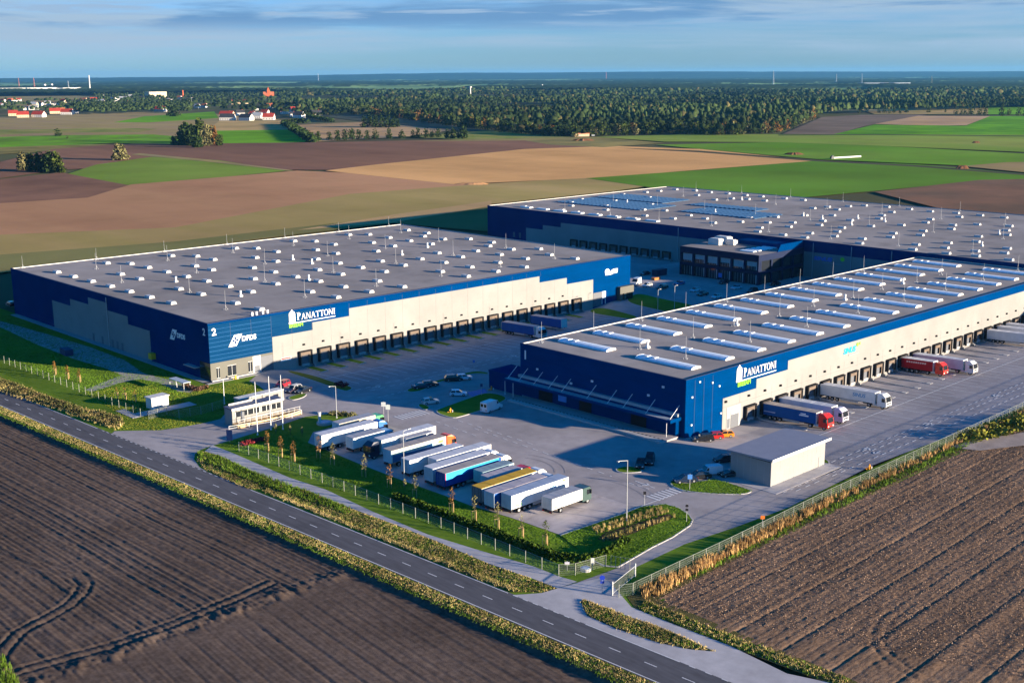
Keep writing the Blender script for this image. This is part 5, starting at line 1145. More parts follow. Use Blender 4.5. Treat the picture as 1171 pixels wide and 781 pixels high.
sign('dark blue information board at the start of the footpath', (263,506), 2.9, [(1.4,.5,2.8,(.015,.04,.14),False)], R(-60))
def hydrant(label, px, col=(.75,.30,.02)):
    x,y = G(*px); t = empty('hydrant', (x,y,.1), 0, label, 'hydrant'); b = MB(); b.tube((0,0,0),(0,0,.85),.14,n=8); b.tube((-.32,0,.6),(.32,0,.6),.09,n=6); b.tube((0,0,.85),(0,0,1.05),.18,.08,8); b.box(-.5,.5,.3,.7,0,.12); b.build('body', paint(col,.5), t); b = MB(); b.tube((.5,-.2,0),(.5,-.2,.55),.12,n=6); b.build('cap', M_white, t)
hydrant('orange hydrant on the grass strip by the white panel van', (515,472)); hydrant('orange hydrant near the left corner of the dark annex', (562,446.5)); hydrant('orange hydrant on the fence strip beside the dock lane', (994,537)); hydrant('yellow hydrant at the foot of the left hall', (269.5,434), (.8,.45,.02))
def round_cover(label, px, r, pipe):
    x,y = G(*px); t = empty('shaft_cover', (x,y,.0), 0, label, 'shaft cover'); b = MB(); b.tube((0,0,-.1),(0,0,.45),r,n=24); b.build('ring', M_conc, t)
    b = MB(); b.tube((0,0,.451),(0,0,.5),r*.72,n=20); b.build('lid', paint((.30,.42,.55),.5), t)
    if pipe: b = MB(); b.tube((-.9,.5,0),(-.9,.5,2.6),.32,n=10); b.tube((-.9,.5,2.6),(-.9,.5,2.75),.42,n=10); b.build('vent_pipe', M_cap, t)
round_cover('pale round shaft cover with a vent pipe on the lawn behind the first trailers', (371,484.5), 1.7, True); round_cover('pale round shaft cover on the mulch by the lower gate', (669.7,652), .85, False)
bk = empty('bicycle_shelter', (*G(206,443.5),0), R(92), 'low bicycle shelter with a pale roof beside the left hall', 'shelter')
b = MB(); b.box(-3.5,3.5,-1,1,1.9,2.05); b.build('roof', mat('pale_blue_roof',(.42,.50,.58),.4), bk)
b = MB()
for xx in (-3.3,0,3.3): b.box(xx-.05,xx+.05,.8,.9,0,1.9); b.box(xx-.05,xx+.05,-.9,-.8,0,1.9)
b.build('frame', M_lightg, bk)
# ------------------------------------------------------------------ plants
def leaf_quads(C, size, rng, flat=.0):
    """one small two-sided leaf clump face per centre"""
    n = len(C); a = rng.normal(size=(n,3)); a[:,2] *= (1-flat); a /= np.linalg.norm(a,axis=1,keepdims=True)
    b = rng.normal(size=(n,3)); b -= a*(a*b).sum(1,keepdims=True); b /= np.linalg.norm(b,axis=1,keepdims=True)
    s = (size*(.6+.8*rng.random(n)))[:,None] if np.ndim(size) == 0 else (size*(.6+.8*rng.random(n)))[:,None]
    V = np.stack([C-a*s-b*s*.6, C+a*s-b*s*.6, C+a*s*.8+b*s*.6, C-a*s*.8+b*s*.6],1).reshape(-1,3)
    return V, np.arange(4*n).reshape(n,4)
def crown_points(n, rng, lobes):
    """points in the outer part of several lobes (cx,cy,cz,rx,ry,rz)"""
    L_ = np.array(lobes); k = rng.integers(0,len(L_),n); d = rng.normal(size=(n,3)); d /= np.linalg.norm(d,axis=1,keepdims=True)
    r = .55+.5*rng.random(n)**.7; return L_[k,:3]+d*L_[k,3:]*r[:,None]
M_leafy = [mat('foliage_dark', (.030,.050,.014), .9, .25, .7, tint=True), mat('foliage_mid', (.055,.075,.016), .9, .25, .7, tint=True), mat('foliage_pale', (.15,.14,.06), .9, .2, .7, tint=True), mat('foliage_rust', (.17,.085,.025), .9, .3, .7, tint=True)]
M_bark = mat('bark', (.10,.075,.055), .9, .2, 3)
def tree(label, base, h, w, kind=1, group=None, n=420, name='tree', seed=None, z0=.12, rag=.5):
    """broadleaf tree: tapered trunk with limbs and a crown of leaf clumps"""
    rng = np.random.default_rng(seed if seed is not None else int(base[0]*7+base[1]*13) % 99991)
    x,y = base; t = empty(name, (x,y,0), 0, label, 'tree', group); b = MB(); b.tube((0,0,-.2),(0,0,h*.5),w*.035+.12,w*.018+.05,7)
    lob = []
    for k in range(7):
        a = rng.random()*6.28; r = rng.random()*w*.26; zz = h*(z0+.25+.45*rng.random()); rr = w*(.20+.16*rng.random())
        lob.append((r*math.cos(a),r*math.sin(a),zz,rr,rr,rr*(.8+.5*rng.random()))); b.tube((0,0,h*.25+.1*h*rng.random()),(r*math.cos(a)*.8,r*math.sin(a)*.8,zz),w*.014+.04,.03,5)
    if z0 < .1:
        for k in range(6): a = 1.05*k+rng.random(); lob.append((w*.24*math.cos(a),w*.24*math.sin(a),h*.17,w*.22,w*.22,h*.17))
    lob.append((0,0,h*.78,w*.24,w*.24,h*.20)); b.build('trunk', M_bark, t)
    C = crown_points(n, rng, lob); C[:,2] = np.clip(C[:,2], h*z0, h*1.02); V,F = leaf_quads(C, max(h,w)*.055, rng)
    tn = np.repeat(.55+.9*rng.random(n)**1.4, 4); np_mesh('crown', V, F, M_leafy[kind], tint=tn, parent=t); return t
def conifer(label, base, h, w, group=None, n=260, kind=0):
    rng = np.random.default_rng(int(base[0]*7+base[1]*13) % 99991); x,y = base; t = empty('conifer_tree', (x,y,0), 0, label, 'tree', group)
    b = MB(); b.tube((0,0,-.2),(0,0,h*.95),w*.05+.1,.04,6); b.build('trunk', M_bark, t)
    q = rng.random(n)**.7; a = rng.random(n)*6.28; r = w*.5*(1-q*.85)*(.4+.7*rng.random(n)); C = np.stack([r*np.cos(a), r*np.sin(a), h*(.08+.92*q)],1)
    V,F = leaf_quads(C, h*.055, rng, .3); np_mesh('crown', V, F, M_leafy[kind], tint=np.repeat(.55+.8*rng.random(n),4), parent=t); return t
def tufts(name, P, hgt, m, blades=6, w=.04, spread=.34, rng=RNG, lean=.35):
    """grass tufts: P (n,3) roots, hgt (n,)"""
    n = len(P); k = blades; R0 = np.repeat(P,k,0); H = np.repeat(hgt,k)*(.55+.6*rng.random(n*k)); a = rng.random(n*k)*6.28; b_ = rng.random(n*k)*6.28
    R0 = R0+np.stack([np.cos(a)*spread*rng.random(n*k), np.sin(a)*spread*rng.random(n*k), np.zeros(n*k)],1)
    d = np.stack([np.cos(b_),np.sin(b_),np.zeros(n*k)],1); s = np.stack([-np.sin(b_),np.cos(b_),np.zeros(n*k)],1); le = (lean*rng.random(n*k)*H)[:,None]; W_ = (w*(.6+.8*rng.random(n*k)))[:,None]
    z = np.zeros((n*k,3)); z[:,2] = 1
    V = np.stack([R0-s*W_, R0+s*W_, R0+d*le*.5+z*H[:,None]*.6+s*W_*.8, R0+d*le+z*H[:,None]-s*W_*.3],1).reshape(-1,3)
    o = np_mesh(name, V, np.arange(4*n*k).reshape(-1,4), m, tint=np.repeat(np.repeat(np.clip(1+.7*vnoise(P[:,0],P[:,1],.22,55),.5,1.6)*(.85+.3*rng.random(n)),k)*(.65+.7*rng.random(n*k)),4)); o['kind'] = 'stuff'; return o
M_dry = mat('dry_grass', (.56,.41,.19), .9, 0, .5, col2=(.27,.24,.07), tint=True); M_grn = mat('green_grass', (.10,.17,.02), .9, .3, .5, tint=True); M_heath = mat('brown_scrub', (.11,.075,.045), .9, 0, .6, col2=(.07,.10,.022), tint=True); M_reed = mat('orange_grass', (.46,.29,.12), .9, .25, .4, tint=True)
def scatter(poly, n, rng=RNG):
    A = np.array(poly); lo,hi = A.min(0),A.max(0); X = lo[0]+(hi[0]-lo[0])*rng.random(n*4); Y = lo[1]+(hi[1]-lo[1])*rng.random(n*4); k = inside(poly,X,Y); X,Y = X[k][:n],Y[k][:n]; return np.stack([X,Y,np.zeros(len(X))],1)
def tuft_area(name, poly, dens, h, m, z=.03, **kw):
    A = abs(sum(poly[i][0]*poly[(i+1)%len(poly)][1]-poly[(i+1)%len(poly)][0]*poly[i][1] for i in range(len(poly))))/2
    P = scatter(poly, int(A*dens)); P[:,2] = z; k = vnoise(P[:,0],P[:,1],.5,77)+.5; return tufts(name, P, h*(.65+.7*k), m, **kw)
def scrub(name, poly, dens, h, m, size=.22):
    A = abs(sum(poly[i][0]*poly[(i+1)%len(poly)][1]-poly[(i+1)%len(poly)][0]*poly[i][1] for i in range(len(poly))))/2
    P = scatter(poly, int(A*dens)); k = np.clip(vnoise(P[:,0],P[:,1],.5,78)+.5,0,1); P[:,2] = RNG.random(len(P))*h*(.3+k); V,F = leaf_quads(P, size, RNG); o = np_mesh(name, V, F, m, tint=np.repeat(.5+1.0*RNG.random(len(P)),4)); o['kind'] = 'stuff'; return o
M_verge = mat('verge_soil', (.075,.080,.025), .95, 0, .6, col2=(.14,.11,.045), bump=.08, bscale=5)
# verges: the near side of the road
near = strip(lambda y: XC(y)-3.5, lambda y: XC(y)-6.6, -115, 190); sheet('verge', near, .03, M_verge)
tuft_area('dry_verge_grass', strip(lambda y: XC(y)-3.7, lambda y: XC(y)-6.0, -112, 188), 15, .22, M_dry, z=.02)
tuft_area('green_verge_grass', strip(lambda y: XC(y)-3.6, lambda y: XC(y)-7.0, -112, 188), 9, .17, M_grn, z=.02)
# two long islands between road and footpath
isl1 = GP([(226,518),(234,517),(250,521.5),(289,540),(321,554),(349,561),(400,581.5),(455,602),(506,622.5),(557,644.5),(612,663.5),(637,673),(619,677.2),(585,677),(557,666),(489,638.5),(421,611),(352,581),(301,558.5),(284,559),(266,552),(234,536),(226,527)])
sheet('verge', isl1, .05, M_verge)
isl2 = GP([(664,688),(668,685.5),(711,702),(762,720),(817,744.7),(790,742.5),(754,735),(704,718.5),(671.5,704)]); sheet('verge', isl2, .05, M_verge)
for I in (isl1, isl2):
    tuft_area('dry_verge_grass', I, 9, .24, M_dry, z=.04); tuft_area('green_verge_grass', inset(I,.3), 12, .22, M_grn, z=.04); scrub('verge_scrub', inset(I,1.1), 20.0, .26, M_heath, .10)
tuft_area('dry_verge_grass', strip(lambda y: XC(y)+4.0, lambda y: XC(y)+5.0, -30, 34), 14, .30, M_dry, z=.04); tuft_area('dry_verge_grass', [isl2[0],isl2[1],isl2[2],isl2[3],isl2[4],tuple(np.array(isl2[3])*.8+np.array(isl2[6])*.2),tuple(np.array(isl2[2])*.7+np.array(isl2[7])*.3)], 12, .28, M_dry, z=.04)
green1 = [p for p in GP([(226,518),(250,521.5),(289,540),(349,561),(400,581.5),(400,590),(349,572),(289,552),(250,536),(228,527)])]
tuft_area('green_verge_grass', green1, 7, .6, M_grn, z=.05)
# ditch scrub left of the entrance
dit = GP([(-40,424),(0,433),(50,452),(90,467),(118,472),(138,478),(142,484),(134,489),(118,486),(90,476),(50,462),(0,447),(-40,434)]); scrub('ditch_scrub', dit, 22, .8, M_heath, .16); tuft_area('dry_verge_grass', dit, 4, .6, M_dry)
tuft_area('dry_verge_grass', GP([(-40,438),(0,446),(60,465),(100,478.5),(131,489),(136,483),(143,481),(140,488),(133,492),(100,482),(60,468),(0,449)]), 9, .5, M_dry)
# orange reeds along the field fence and mixed scrub further right
ys = -43.6
tuft_area('orange_reeds', [(-68,-46.2),(-66,-43.2),(-50,-43.2),(-30,-42.6),(-12,-42),(-12,-43.6),(-30,-44.6),(-50,-45.3)], 4, 1.1, M_reed, blades=9, w=.05, spread=.35)
tuft_area('orange_reeds', [(-12,-42),(30,-41.8),(80,-41.5),(80,-43),(30,-43.4),(-12,-43.8)], 2.6, .9, M_reed, blades=8)
tuft_area('green_verge_grass', [(-66,-46),(-20,-44),(60,-43),(140,-42),(140,-44.5),(60,-45),(-20,-45.5)], 4, .55, M_grn)
scrub('yellow_green_scrub', GP([(1090,500),(1110,492),(1135,488),(1171,476),(1200,470),(1200,484),(1160,497),(1125,506),(1095,507)]), 6, 1.6, mat('yellow_green_leaf',(.17,.17,.03),.9,.3,.5,tint=True), .3)
tuft_area('dry_verge_grass', [(rbx(-47)+.3,-47),(rbx(-46)+3.2,-46),(rbx(-62)+2.6,-62),(rbx(-79)+2.6,-79),(rbx(-79)+.3,-79),(rbx(-62)+.3,-62)], 6.0, .26, M_dry)
tuft_area('green_verge_grass', [(rbx(-47),-47),(rbx(-46)+3.0,-46),(rbx(-62)+2.6,-62),(rbx(-79)+2.6,-79),(rbx(-79),-79),(rbx(-62),-62)], 8, .2, M_grn)
sheet('verge', [(-68.6,-43.1),(200,-40.6),(200,-45.5),(-30,-45.6),(-66,-46.8),(rbx(-80)+2.6,-80),(rbx(-80)-.2,-80),(rbx(-63)-.2,-63),(rbx(-47)-.2,-47)], .02, M_verge)
tuft_area('green_verge_grass', [(-66,-42.5),(-30,-40.8),(-20,-40),(60,-40.6),(140,-40.6),(140,-41.2),(-11,-41.3)], 4, .45, M_grn, z=-.01)
tuft_area('green_verge_grass', GP([(0,752),(10,760),(22,785),(0,800)]), 8, .8, M_grn, z=.05)
rr_ = scatter([(-69,-46),(60,-45),(110,-46),(110,-85),(0,-110),(-50,-96)], 95000); rr_ = rr_[rmask(rr_[:,0],rr_[:,1])]; rr_[:,2] = .05+.05*RNG.random(len(rr_)); V,F = leaf_quads(rr_, .060, RNG, -.6); o = np_mesh('straw_litter', V, F, mat('straw_litter',(.34,.23,.16),.9,.3,.5,tint=True), tint=np.repeat(.35+.9*RNG.random(len(rr_)),4)); o['kind'] = 'stuff'
# lawns: short blades so that low sun catches them
lawnW = [(-72.2,57),(-70.2,-19),(-70,-30.5),(-62.5,-33)]+GP([(676,640),(641,613.5),(585,593.5),(538,580),(507,568),(454,549),(411.5,532),(384,520.5),(350,507),(321,488),(275,502),(250,509)])
M_lawnb = mat('lawn_blades', (.12,.215,.018), .9, .3, .3, tint=True)
tuft_area('lawn_grass', lawnW, 9.0, .075, M_lawnb, z=.0, blades=6, w=.05, spread=.25)
tuft_area('lawn_grass', ISL['plant'], 9.0, .08, M_lawnb, z=.12, blades=6, w=.05, spread=.25)
tuft_area('lawn_grass', ISL['shed'], 9.0, .075, M_lawnb, z=.12, blades=6, w=.05, spread=.25)
lawnN = GP([(129.5,491),(184,492),(210,488),(234,483.5),(252,479),(262,468),(276,456),(301,446),(285,437),(245,441),(222,446),(195,449),(160,436),(118,446),(97,448),(131,470),(145,482)])
tuft_area('lawn_grass', lawnN, 5.0, .09, mat('olive_lawn_blades',(.20,.22,.03),.9,.3,.2,tint=True), z=.0, blades=6, w=.05, spread=.3)
tuft_area('lawn_grass', [(-49.8,118),(-49.8,236),(-74,236),(-76,150),(-74.5,94),(-66,94)], 3.5, .09, M_lawnb, z=.0, blades=6, w=.06, spread=.4)
# berm hedge along the lower edge of the lorry park lawn
M_hedge = mat('hedge_leaf', (.050,.085,.012), .9, .3, .8, tint=True)
hd = empty('hedge', (-66,-12,0), 0, 'low trimmed green hedge bank along the fence below the last trailers', 'hedge')
rng = np.random.default_rng(3); n = 5200; s_ = rng.random(n); hx = np.where(s_ < .75, -66.2+rng.normal(size=n)*.15, 0); 
P0 = np.array([(-66.8,14),(-66.3,-8),(-65.8,-26),(-63.6,-29.8),(-58.5,-30.6),(-53,-29.2)],float); seg = rng.integers(0,len(P0)-1,n); wgt = np.linalg.norm(np.diff(P0,axis=0),axis=1); seg = rng.choice(len(wgt),n,p=wgt/wgt.sum()); q = rng.random(n)[:,None]
C2 = P0[seg]*(1-q)+P0[seg+1]*q; off = rng.uniform(-1.6,1.6,n); C = np.stack([C2[:,0]+off, C2[:,1]+rng.uniform(-.5,.5,n), np.clip(1-(off/1.7)**2,0,1)*1.0*(.35+.65*rng.random(n))+.05],1)
V,F = leaf_quads(C, .20, rng); V -= np.array([-66,-12,0]); np_mesh('foliage', V, F, M_hedge, tint=np.repeat(.5+1.0*rng.random(n),4), parent=hd)
# young staked trees
def young(label, px, h, kind, stakes=True, n=150, group='young staked trees on the lorry park lawn'):
    x,y = G(*px); rng = np.random.default_rng(int(px[0]*31)); t = empty('young_tree', (x,y,0), 0, label, 'young tree', group)
    b = MB(); b.tube((0,0,-.1),(0,0,h*.75),.05,.025,6)
    for k in range(6): a = rng.random()*6.28; z0 = h*(.4+.3*rng.random()); b.tube((0,0,z0),(.4*math.cos(a),.4*math.sin(a),z0+h*.18),.02,.01,4)
    b.build('trunk', M_bark, t)
    q = rng.random(n); a = rng.random(n)*6.28; r = h*.13*(.3+.9*rng.random(n))*np.sin(np.pi*np.clip(q*.9+.08,0,1))**.6; C = np.stack([r*np.cos(a), r*np.sin(a), h*(.36+.64*q)],1)
    V,F = leaf_quads(C, .10, rng); np_mesh('crown', V, F, M_leafy[kind], tint=np.repeat(.7+1.0*rng.random(n),4), parent=t)
    if stakes:
        for k in range(3):
            a = 2.09*k+.4; b = MB(); b.tube((.5*math.cos(a),.5*math.sin(a),-.1),(.5*math.cos(a),.5*math.sin(a),1.7),.055,n=6); b.build('stake', M_wood, t)
        b = MB()
        for k in range(3): a0,a1 = 2.09*k+.4,2.09*(k+1)+.4; b.tube((.5*math.cos(a0),.5*math.sin(a0),1.6),(.5*math.cos(a1),.5*math.sin(a1),1.6),.04,n=5)
        b.build('cross_bar', M_wood, t)
for px,h,k,l in (((306,516),4.6,3,'young rust brown tree on the lawn below the gatehouse rail'),((321.5,522.5),4.4,3,'young rust brown staked tree, second below the gatehouse rail'),((336,527.5),4.3,3,'young rust brown staked tree nearest the fence below the gatehouse'),((365,523.5),4.6,3,'young rust staked tree at the tail of the long white blue-cab lorry'),((381,531),4.5,2,'young pale yellow staked tree behind the short white box lorry'),((417,545),4.6,2,'young pale yellow staked tree in front of the dark navy cab'),((446,557),4.6,3,'young brown staked tree behind the orange-cab trailer'),((475,569),4.4,2,'young yellow staked tree between the white trailer and the pale grey trailer'),((517,585),4.5,3,'young brown staked tree behind the cyan and blue curtain trailer'),((543,594.5),4.6,2,'young sandy staked tree behind the yellow roofed trailer'),((569,604),4.7,2,'young sandy staked tree at the tail of the white lettered trailer'),((596.7,614),4.0,2,'young thin staked tree on the grass before the box lorry'),((624,622.5),4.2,1,'young greenish staked tree at the corner of the lorry park')):
    young(l, px, h, k, n=110 if 'thin' not in l else 40)
for px,l in (((315.6,496),'yellow leaved sapling left below the gatehouse'),((332,497),'yellow leaved sapling in the middle of the lawn by the shaft cover'),((345.6,499.5),'yellow leaved sapling nearest the pale round shaft cover'),((463,561),'yellow shrub sapling at the foot of the tall street lamp')): young(l, px, 2.3, 2, False, 90, 'yellow saplings')
for px,l in (((63,428.5),'young orange tree on the far left lawn, leftmost of three'),((77.6,433.5),'young orange tree on the far left lawn, middle of three'),((91,437),'young orange tree on the far left lawn, rightmost of three')): young(l, px, 3.6, 3, True, 110, 'young trees on the far left lawn')
for px,l in (((134,456.5),'bare staked sapling with orange stakes left of the kiosk, leftmost'),((143,457.5),'bare staked sapling with orange stakes left of the kiosk, middle'),((154.5,459.5),'bare staked sapling with orange stakes nearest the kiosk')): young(l, px, 3.0, 3, True, 25, 'bare staked saplings')
# planted rows on the lower island
rowA,rowB = GP([(683,606),(757,584)]); rowC = GP([(690,609),(764,587)]); rowD = GP([(700,606),(768,590)])
sheet('mulch_bed', GP([(683,617),(693,609),(765,588),(772,592),(702,619)]), .145, mat('bark_mulch',(.07,.045,.035),.95,.3,2.0,bump=.05,bscale=9))
for (pa,pb) in ((GP([(678,607),(757,583)])),(GP([(683,610.5),(764,586)])),(GP([(690,619),(772,592)]))):
    for k in range(24):
        q = k/23; x,y = pa[0]*(1-q)+pb[0]*q, pa[1]*(1-q)+pb[1]*q; t_ = np.array([[x+RNG.normal()*.15,y+RNG.normal()*.15,.12]])
        o = tufts('ornamental_grass', t_, np.array([.8]), M_dry, blades=26, w=.04, spread=.26, lean=.5); o['kind'] = 'thing'; tag(o, 'tuft of sandy ornamental grass planted in the rows on the island by the lower entrance', 'ornamental grass', 'ornamental grass tufts on the island')
def shrub(label, px, w, h, kind_m, n=160, group=None):
    x,y = G(*px); rng = np.random.default_rng(int(px[0]*17+px[1])); C = crown_points(n, rng, [(0,0,h*.45,w*.42,w*.42,h*.45),(w*.2,0,h*.5,w*.3,w*.3,h*.42),(-w*.2,.1*w,h*.4,w*.3,w*.3,h*.4)]); C[:,2] = np.abs(C[:,2]); V,F = leaf_quads(C, .16, rng); V[:,:2] += (0,0)
    o = np_mesh('shrub', V, F, kind_m, tint=np.repeat(.55+.9*rng.random(n),4)); o.location = (x,y,0); return tag(o, label, 'shrub', group)
M_redl = mat('red_leaf', (.20,.03,.035), .9, .3, .8, tint=True); M_brl = mat('brown_leaf', (.13,.075,.05), .9, .3, .8, tint=True)
for k,(px,l) in enumerate((((281,509),'red leaved shrub left of the red bed below the gatehouse'),((289,507),'red leaved shrub in the middle of the bed below the gatehouse'),((297,505),'red leaved shrub right in the bed below the gatehouse'),((388,443.5),'red leaved shrub on the long grass island, left of two'),((394,444.5),'red leaved shrub on the long grass island, right of two'))): shrub(l, px, 2.4, 1.1, M_redl)
for k,px in enumerate(((213,443),(218,445.5),(223.5,447),(229,446.5),(234,445))): shrub('brown clipped shrub in the short hedge at the near corner of the left hall', px, 2.2, 1.2, M_brl, group='brown shrubs at the hall corner')
for px in ((382,474.5),(392,475),(402,476)): shrub('yellow green shrub along the kerb by the left entrance road', px, 2.6, 1.0, M_leafy[2], group='yellow green shrubs by the entrance road')

# ------------------------------------------------------------------ far trees that stand alone
def TP(px, wpx, hpx, kind, label, group=None, con=False, n=420, **k):
    x,y = G(*px); d = math.hypot(x-CAMP[0], y-CAMP[1]); s = d/FPX*1.03
    return (conifer if con else tree)(label, (x,y), hpx*s, wpx*s, group=group, n=n, **({} if con else {'kind':kind,'z0':.04,**k}))
for px,w,h,kd in (((207,167.5),13,15,1),((213,165),15,22,0),((221,168),17,23,0),((229,164),15,26,1),((237,168),17,22,2),((244,167),14,21,3),((251,168),9,12,1),((199,167),9,9,1),((226,170),14,12,0)): TP(px,w,h,kd,{1:'mid green tree in the large lone clump on the brown fields',0:'dark green tree in the large lone clump on the brown fields',2:'pale yellowish tree in the large lone clump on the brown fields',3:'rusty autumn tree in the large lone clump on the brown fields'}[kd],'trees of the large lone clump',n=700)
for px,w,h,kd in (((26,196.5),13,19,2),((36,198),14,18,1),((46,198.5),14,21,0),((57,199),15,22,0),((66,199),13,22,1),((72,199.5),7,9,1)): TP(px,w,h,kd,{2:'pale tree at the left end of the copse on the left fields',1:'mid green tree in the copse on the left fields',0:'dark green tree in the copse on the left fields'}[kd],'trees of the left copse',n=650)
TP((138,184.5),21,16,2,'pale willow bush standing alone on the dark field',n=600); TP((66,157),9,8,0,'small round tree alone on the far left meadow',n=200); TP((77,160),4,3.5,0,'tiny bush on the far left meadow',n=90); TP((199,134),17,11,0,'round dark bush at the corner of the village meadow',n=300)
for px,w,h in (((357,163),9,10),((364,162.5),8,11),((377,161.5),8,9),((386,162),10,12),((394,161.5),10,12),((402,161),11,13),((411,160.5),10,11),((420,160.5),9,10),((429,160.3),11,12),((445,160),9,12),((459.5,159.5),10,10),((472,159),7,9),((478,158.7),8,11),((487.5,158.5),9,11),((494,158.3),7,9),((501,158.3),8,11),((511.5,159.5),8,11),((518,159.5),9,12),((525,159.8),8,11),((531,160),10,15)): TP(px,w,h,0,'dark rounded tree in the row across the middle fields','trees in the middle field row',n=240)
for px,w,h in (((416,147),9,13),((423,146),10,14),((430,147),11,14),((437,146.5),10,13),((444,147),10,13),((450,147),9,12),((455,146.5),6,9)): TP(px,w,h,0,'dark tree in the small copse before the forest','trees of the small copse',n=260)
for px,w,h in (((983,130.5),5,5),((991,127.5),6,5),((1005,130),5,5),((1011,130),6,6),((1017,130.5),4,5),((1022,130),5,6),((1029,130.8),4,6),((1036,130),6,8),((1062,129.5),6,5),((1081,129.5),3,4),((1093,132.5),7,7),((1099,132.3),5,6),((1103,131.8),5,6),((1110,132.5),8,10),((1120,132.8),7,8),((1127,133),8,9),((1145,133.5),7,11),((1153,132),7,8),((1165,133.5),8,9),((1172,133.8),6,8),((1180,134),9,10)): TP(px,w,h,1,'tree in the line along the far right fields','trees along the far right fields',n=170)
def hedge(label, pts, w, h, kind=0, dens=1.1):
    P0 = np.array(GP(pts)); rng = np.random.default_rng(int(pts[0][0])); Ls = np.linalg.norm(np.diff(P0,axis=0),axis=1); n = int(Ls.sum()*dens); seg = rng.choice(len(Ls),n,p=Ls/Ls.sum()); q = rng.random(n)[:,None]; C2 = P0[seg]*(1-q)+P0[seg+1]*q
    C = np.stack([C2[:,0]+rng.normal(size=n)*w*.4, C2[:,1]+rng.normal(size=n)*w*.4, h*rng.random(n)],1); c = P0.mean(0); V,F = leaf_quads(C, h*.3, rng); V[:,:2] -= c; o = np_mesh('hedge', V, F, M_leafy[kind], tint=np.repeat(.6+.7*rng.random(n),4)); o.location = (*c,0); tag(o, label, 'hedge')
hedge('dark straight hedge running from the village houses to the middle tree row', [(326,143),(340,152),(358,164)], 7, 6, dens=6)
hedge('short hedge block behind the village houses', [(330,141.5),(352,141.8)], 6, 6, dens=5); hedge('thin hedge line right of the village edge', [(352,135),(380,140.5)], 7, 5, dens=4)

# ------------------------------------------------------------------ village
M_wallw = mat('house_render_white', (.62,.60,.56), .7, .06, .3); M_wallc = mat('house_render_cream', (.55,.44,.28), .7, .06, .3); M_rr = mat('red_roof_tile', (.33,.045,.03), .8, .15, .3); M_rd = mat('dark_roof_tile', (.05,.05,.055), .8, .15, .3); M_rg = mat('grey_roof_sheet', (.30,.32,.34), .6, .1, .3); M_ro = mat('orange_roof_tile', (.42,.13,.06), .8, .15, .3); M_brick = mat('orange_brick', (.50,.115,.045), .8, .15, .2)
WN = {'w':(M_wallw,'white'),'c':(M_wallc,'cream'),'b':(M_brick,'brick')}; RN = {'r':(M_rr,'red'),'d':(M_rd,'dark'),'g':(M_rg,'grey'),'o':(M_ro,'orange')}
def house(px, wpx, wall='w', roof='r', where='at the far left end of the village', rz=None, flat=False, hf=1.0):
    x,y = G(*px); d = math.hypot(x-CAMP[0], y-CAMP[1]); s = d/FPX; w = wpx*s*1.12; dp = min(w*.8,14); hw = min(4.0,w*.45)*hf+1.2; rz = (YAW-math.pi/2+RNG.uniform(-.5,.5)) if rz is None else rz
    t = empty('house', (x,y,0), rz, f"{WN[wall][1]} house with a {RN[roof][1]} roof {where}" if not flat else f"{WN[wall][1]} flat-roofed building {where}", 'house', f"{WN[wall][1]} houses with {RN[roof][1]} roofs {where}" if not flat else None)
    b = MB(); b.box(-w/2,w/2,-dp/2,dp/2,-.2,hw); 
    if not flat: b.prism([(-dp/2,hw),(dp/2,hw),(0,hw+dp*.42)],'x',-w/2,w/2)
    wl = b.build('wall', WN[wall][0], t)
    b = MB()
    if flat: b.box(-w/2-.2,w/2+.2,-dp/2-.2,dp/2+.2,hw+.01,hw+.4)
    else:
        e = .5; hh = hw+dp*.42
        for sg in (-1,1): b.add([(-w/2-e,sg*(dp/2+e),hw-.35),(w/2+e,sg*(dp/2+e),hw-.35),(w/2+e,0,hh+.12),(-w/2-e,0,hh+.12),(-w/2-e,sg*(dp/2+e),hw-.05),(w/2+e,sg*(dp/2+e),hw-.05),(w/2+e,0,hh+.42),(-w/2-e,0,hh+.42)],[(0,1,2,3),(7,6,5,4),(0,4,5,1),(1,5,6,2),(2,6,7,3),(3,7,4,0)])
    rf = b.build('roof', RN[roof][0], t)
    if not flat: b = MB(); b.box(w*.2,w*.2+.8,-.4,.4,hw+dp*.3,hw+dp*.42+1.2); c_ = b.build('chimney', M_brick, rf)
    n = max(2,int(w/4)); b = MB()
    for k in range(n):
        xx = -w/2+w*(k+.5)/n; b.box(xx-.6,xx+.6,-dp/2-.06,-dp/2-.01,1.1,2.5)
    b.build('windows', M_glass, t)
Z1 = lambda x,y: (x/5.855, 70+y/5.855); Z2 = lambda x,y: (200+x/5.855, 80+y/5.855)
FL = 'at the far left end of the village'; ML = 'in the middle of the left village'; CV = 'in the row below the brick church'; RV = 'at the right end of the village'
for (x,y,w,a,r) in ((20,283,32,'w','r'),(60,276,24,'w','r'),(97,276,28,'w','o'),(130,272,20,'w','r'),(230,306,36,'c','g'),(275,302,24,'w','d'),(320,296,30,'w','g'),(357,300,18,'w','d'),(381,302,22,'w','d'),(28,315,26,'w','g'),(5,310,24,'c','o'),(178,332,34,'w','d'),(212,332,26,'w','g'),(240,328,28,'w','g'),(90,372,46,'c','r'),(155,382,60,'c','r'),(262,380,66,'w','r'),(370,356,56,'c','r'),(410,352,40,'w','o'),(452,362,62,'w','r'),(512,354,18,'w','d')): house(Z1(x,y), w/5.855, a, r, FL)
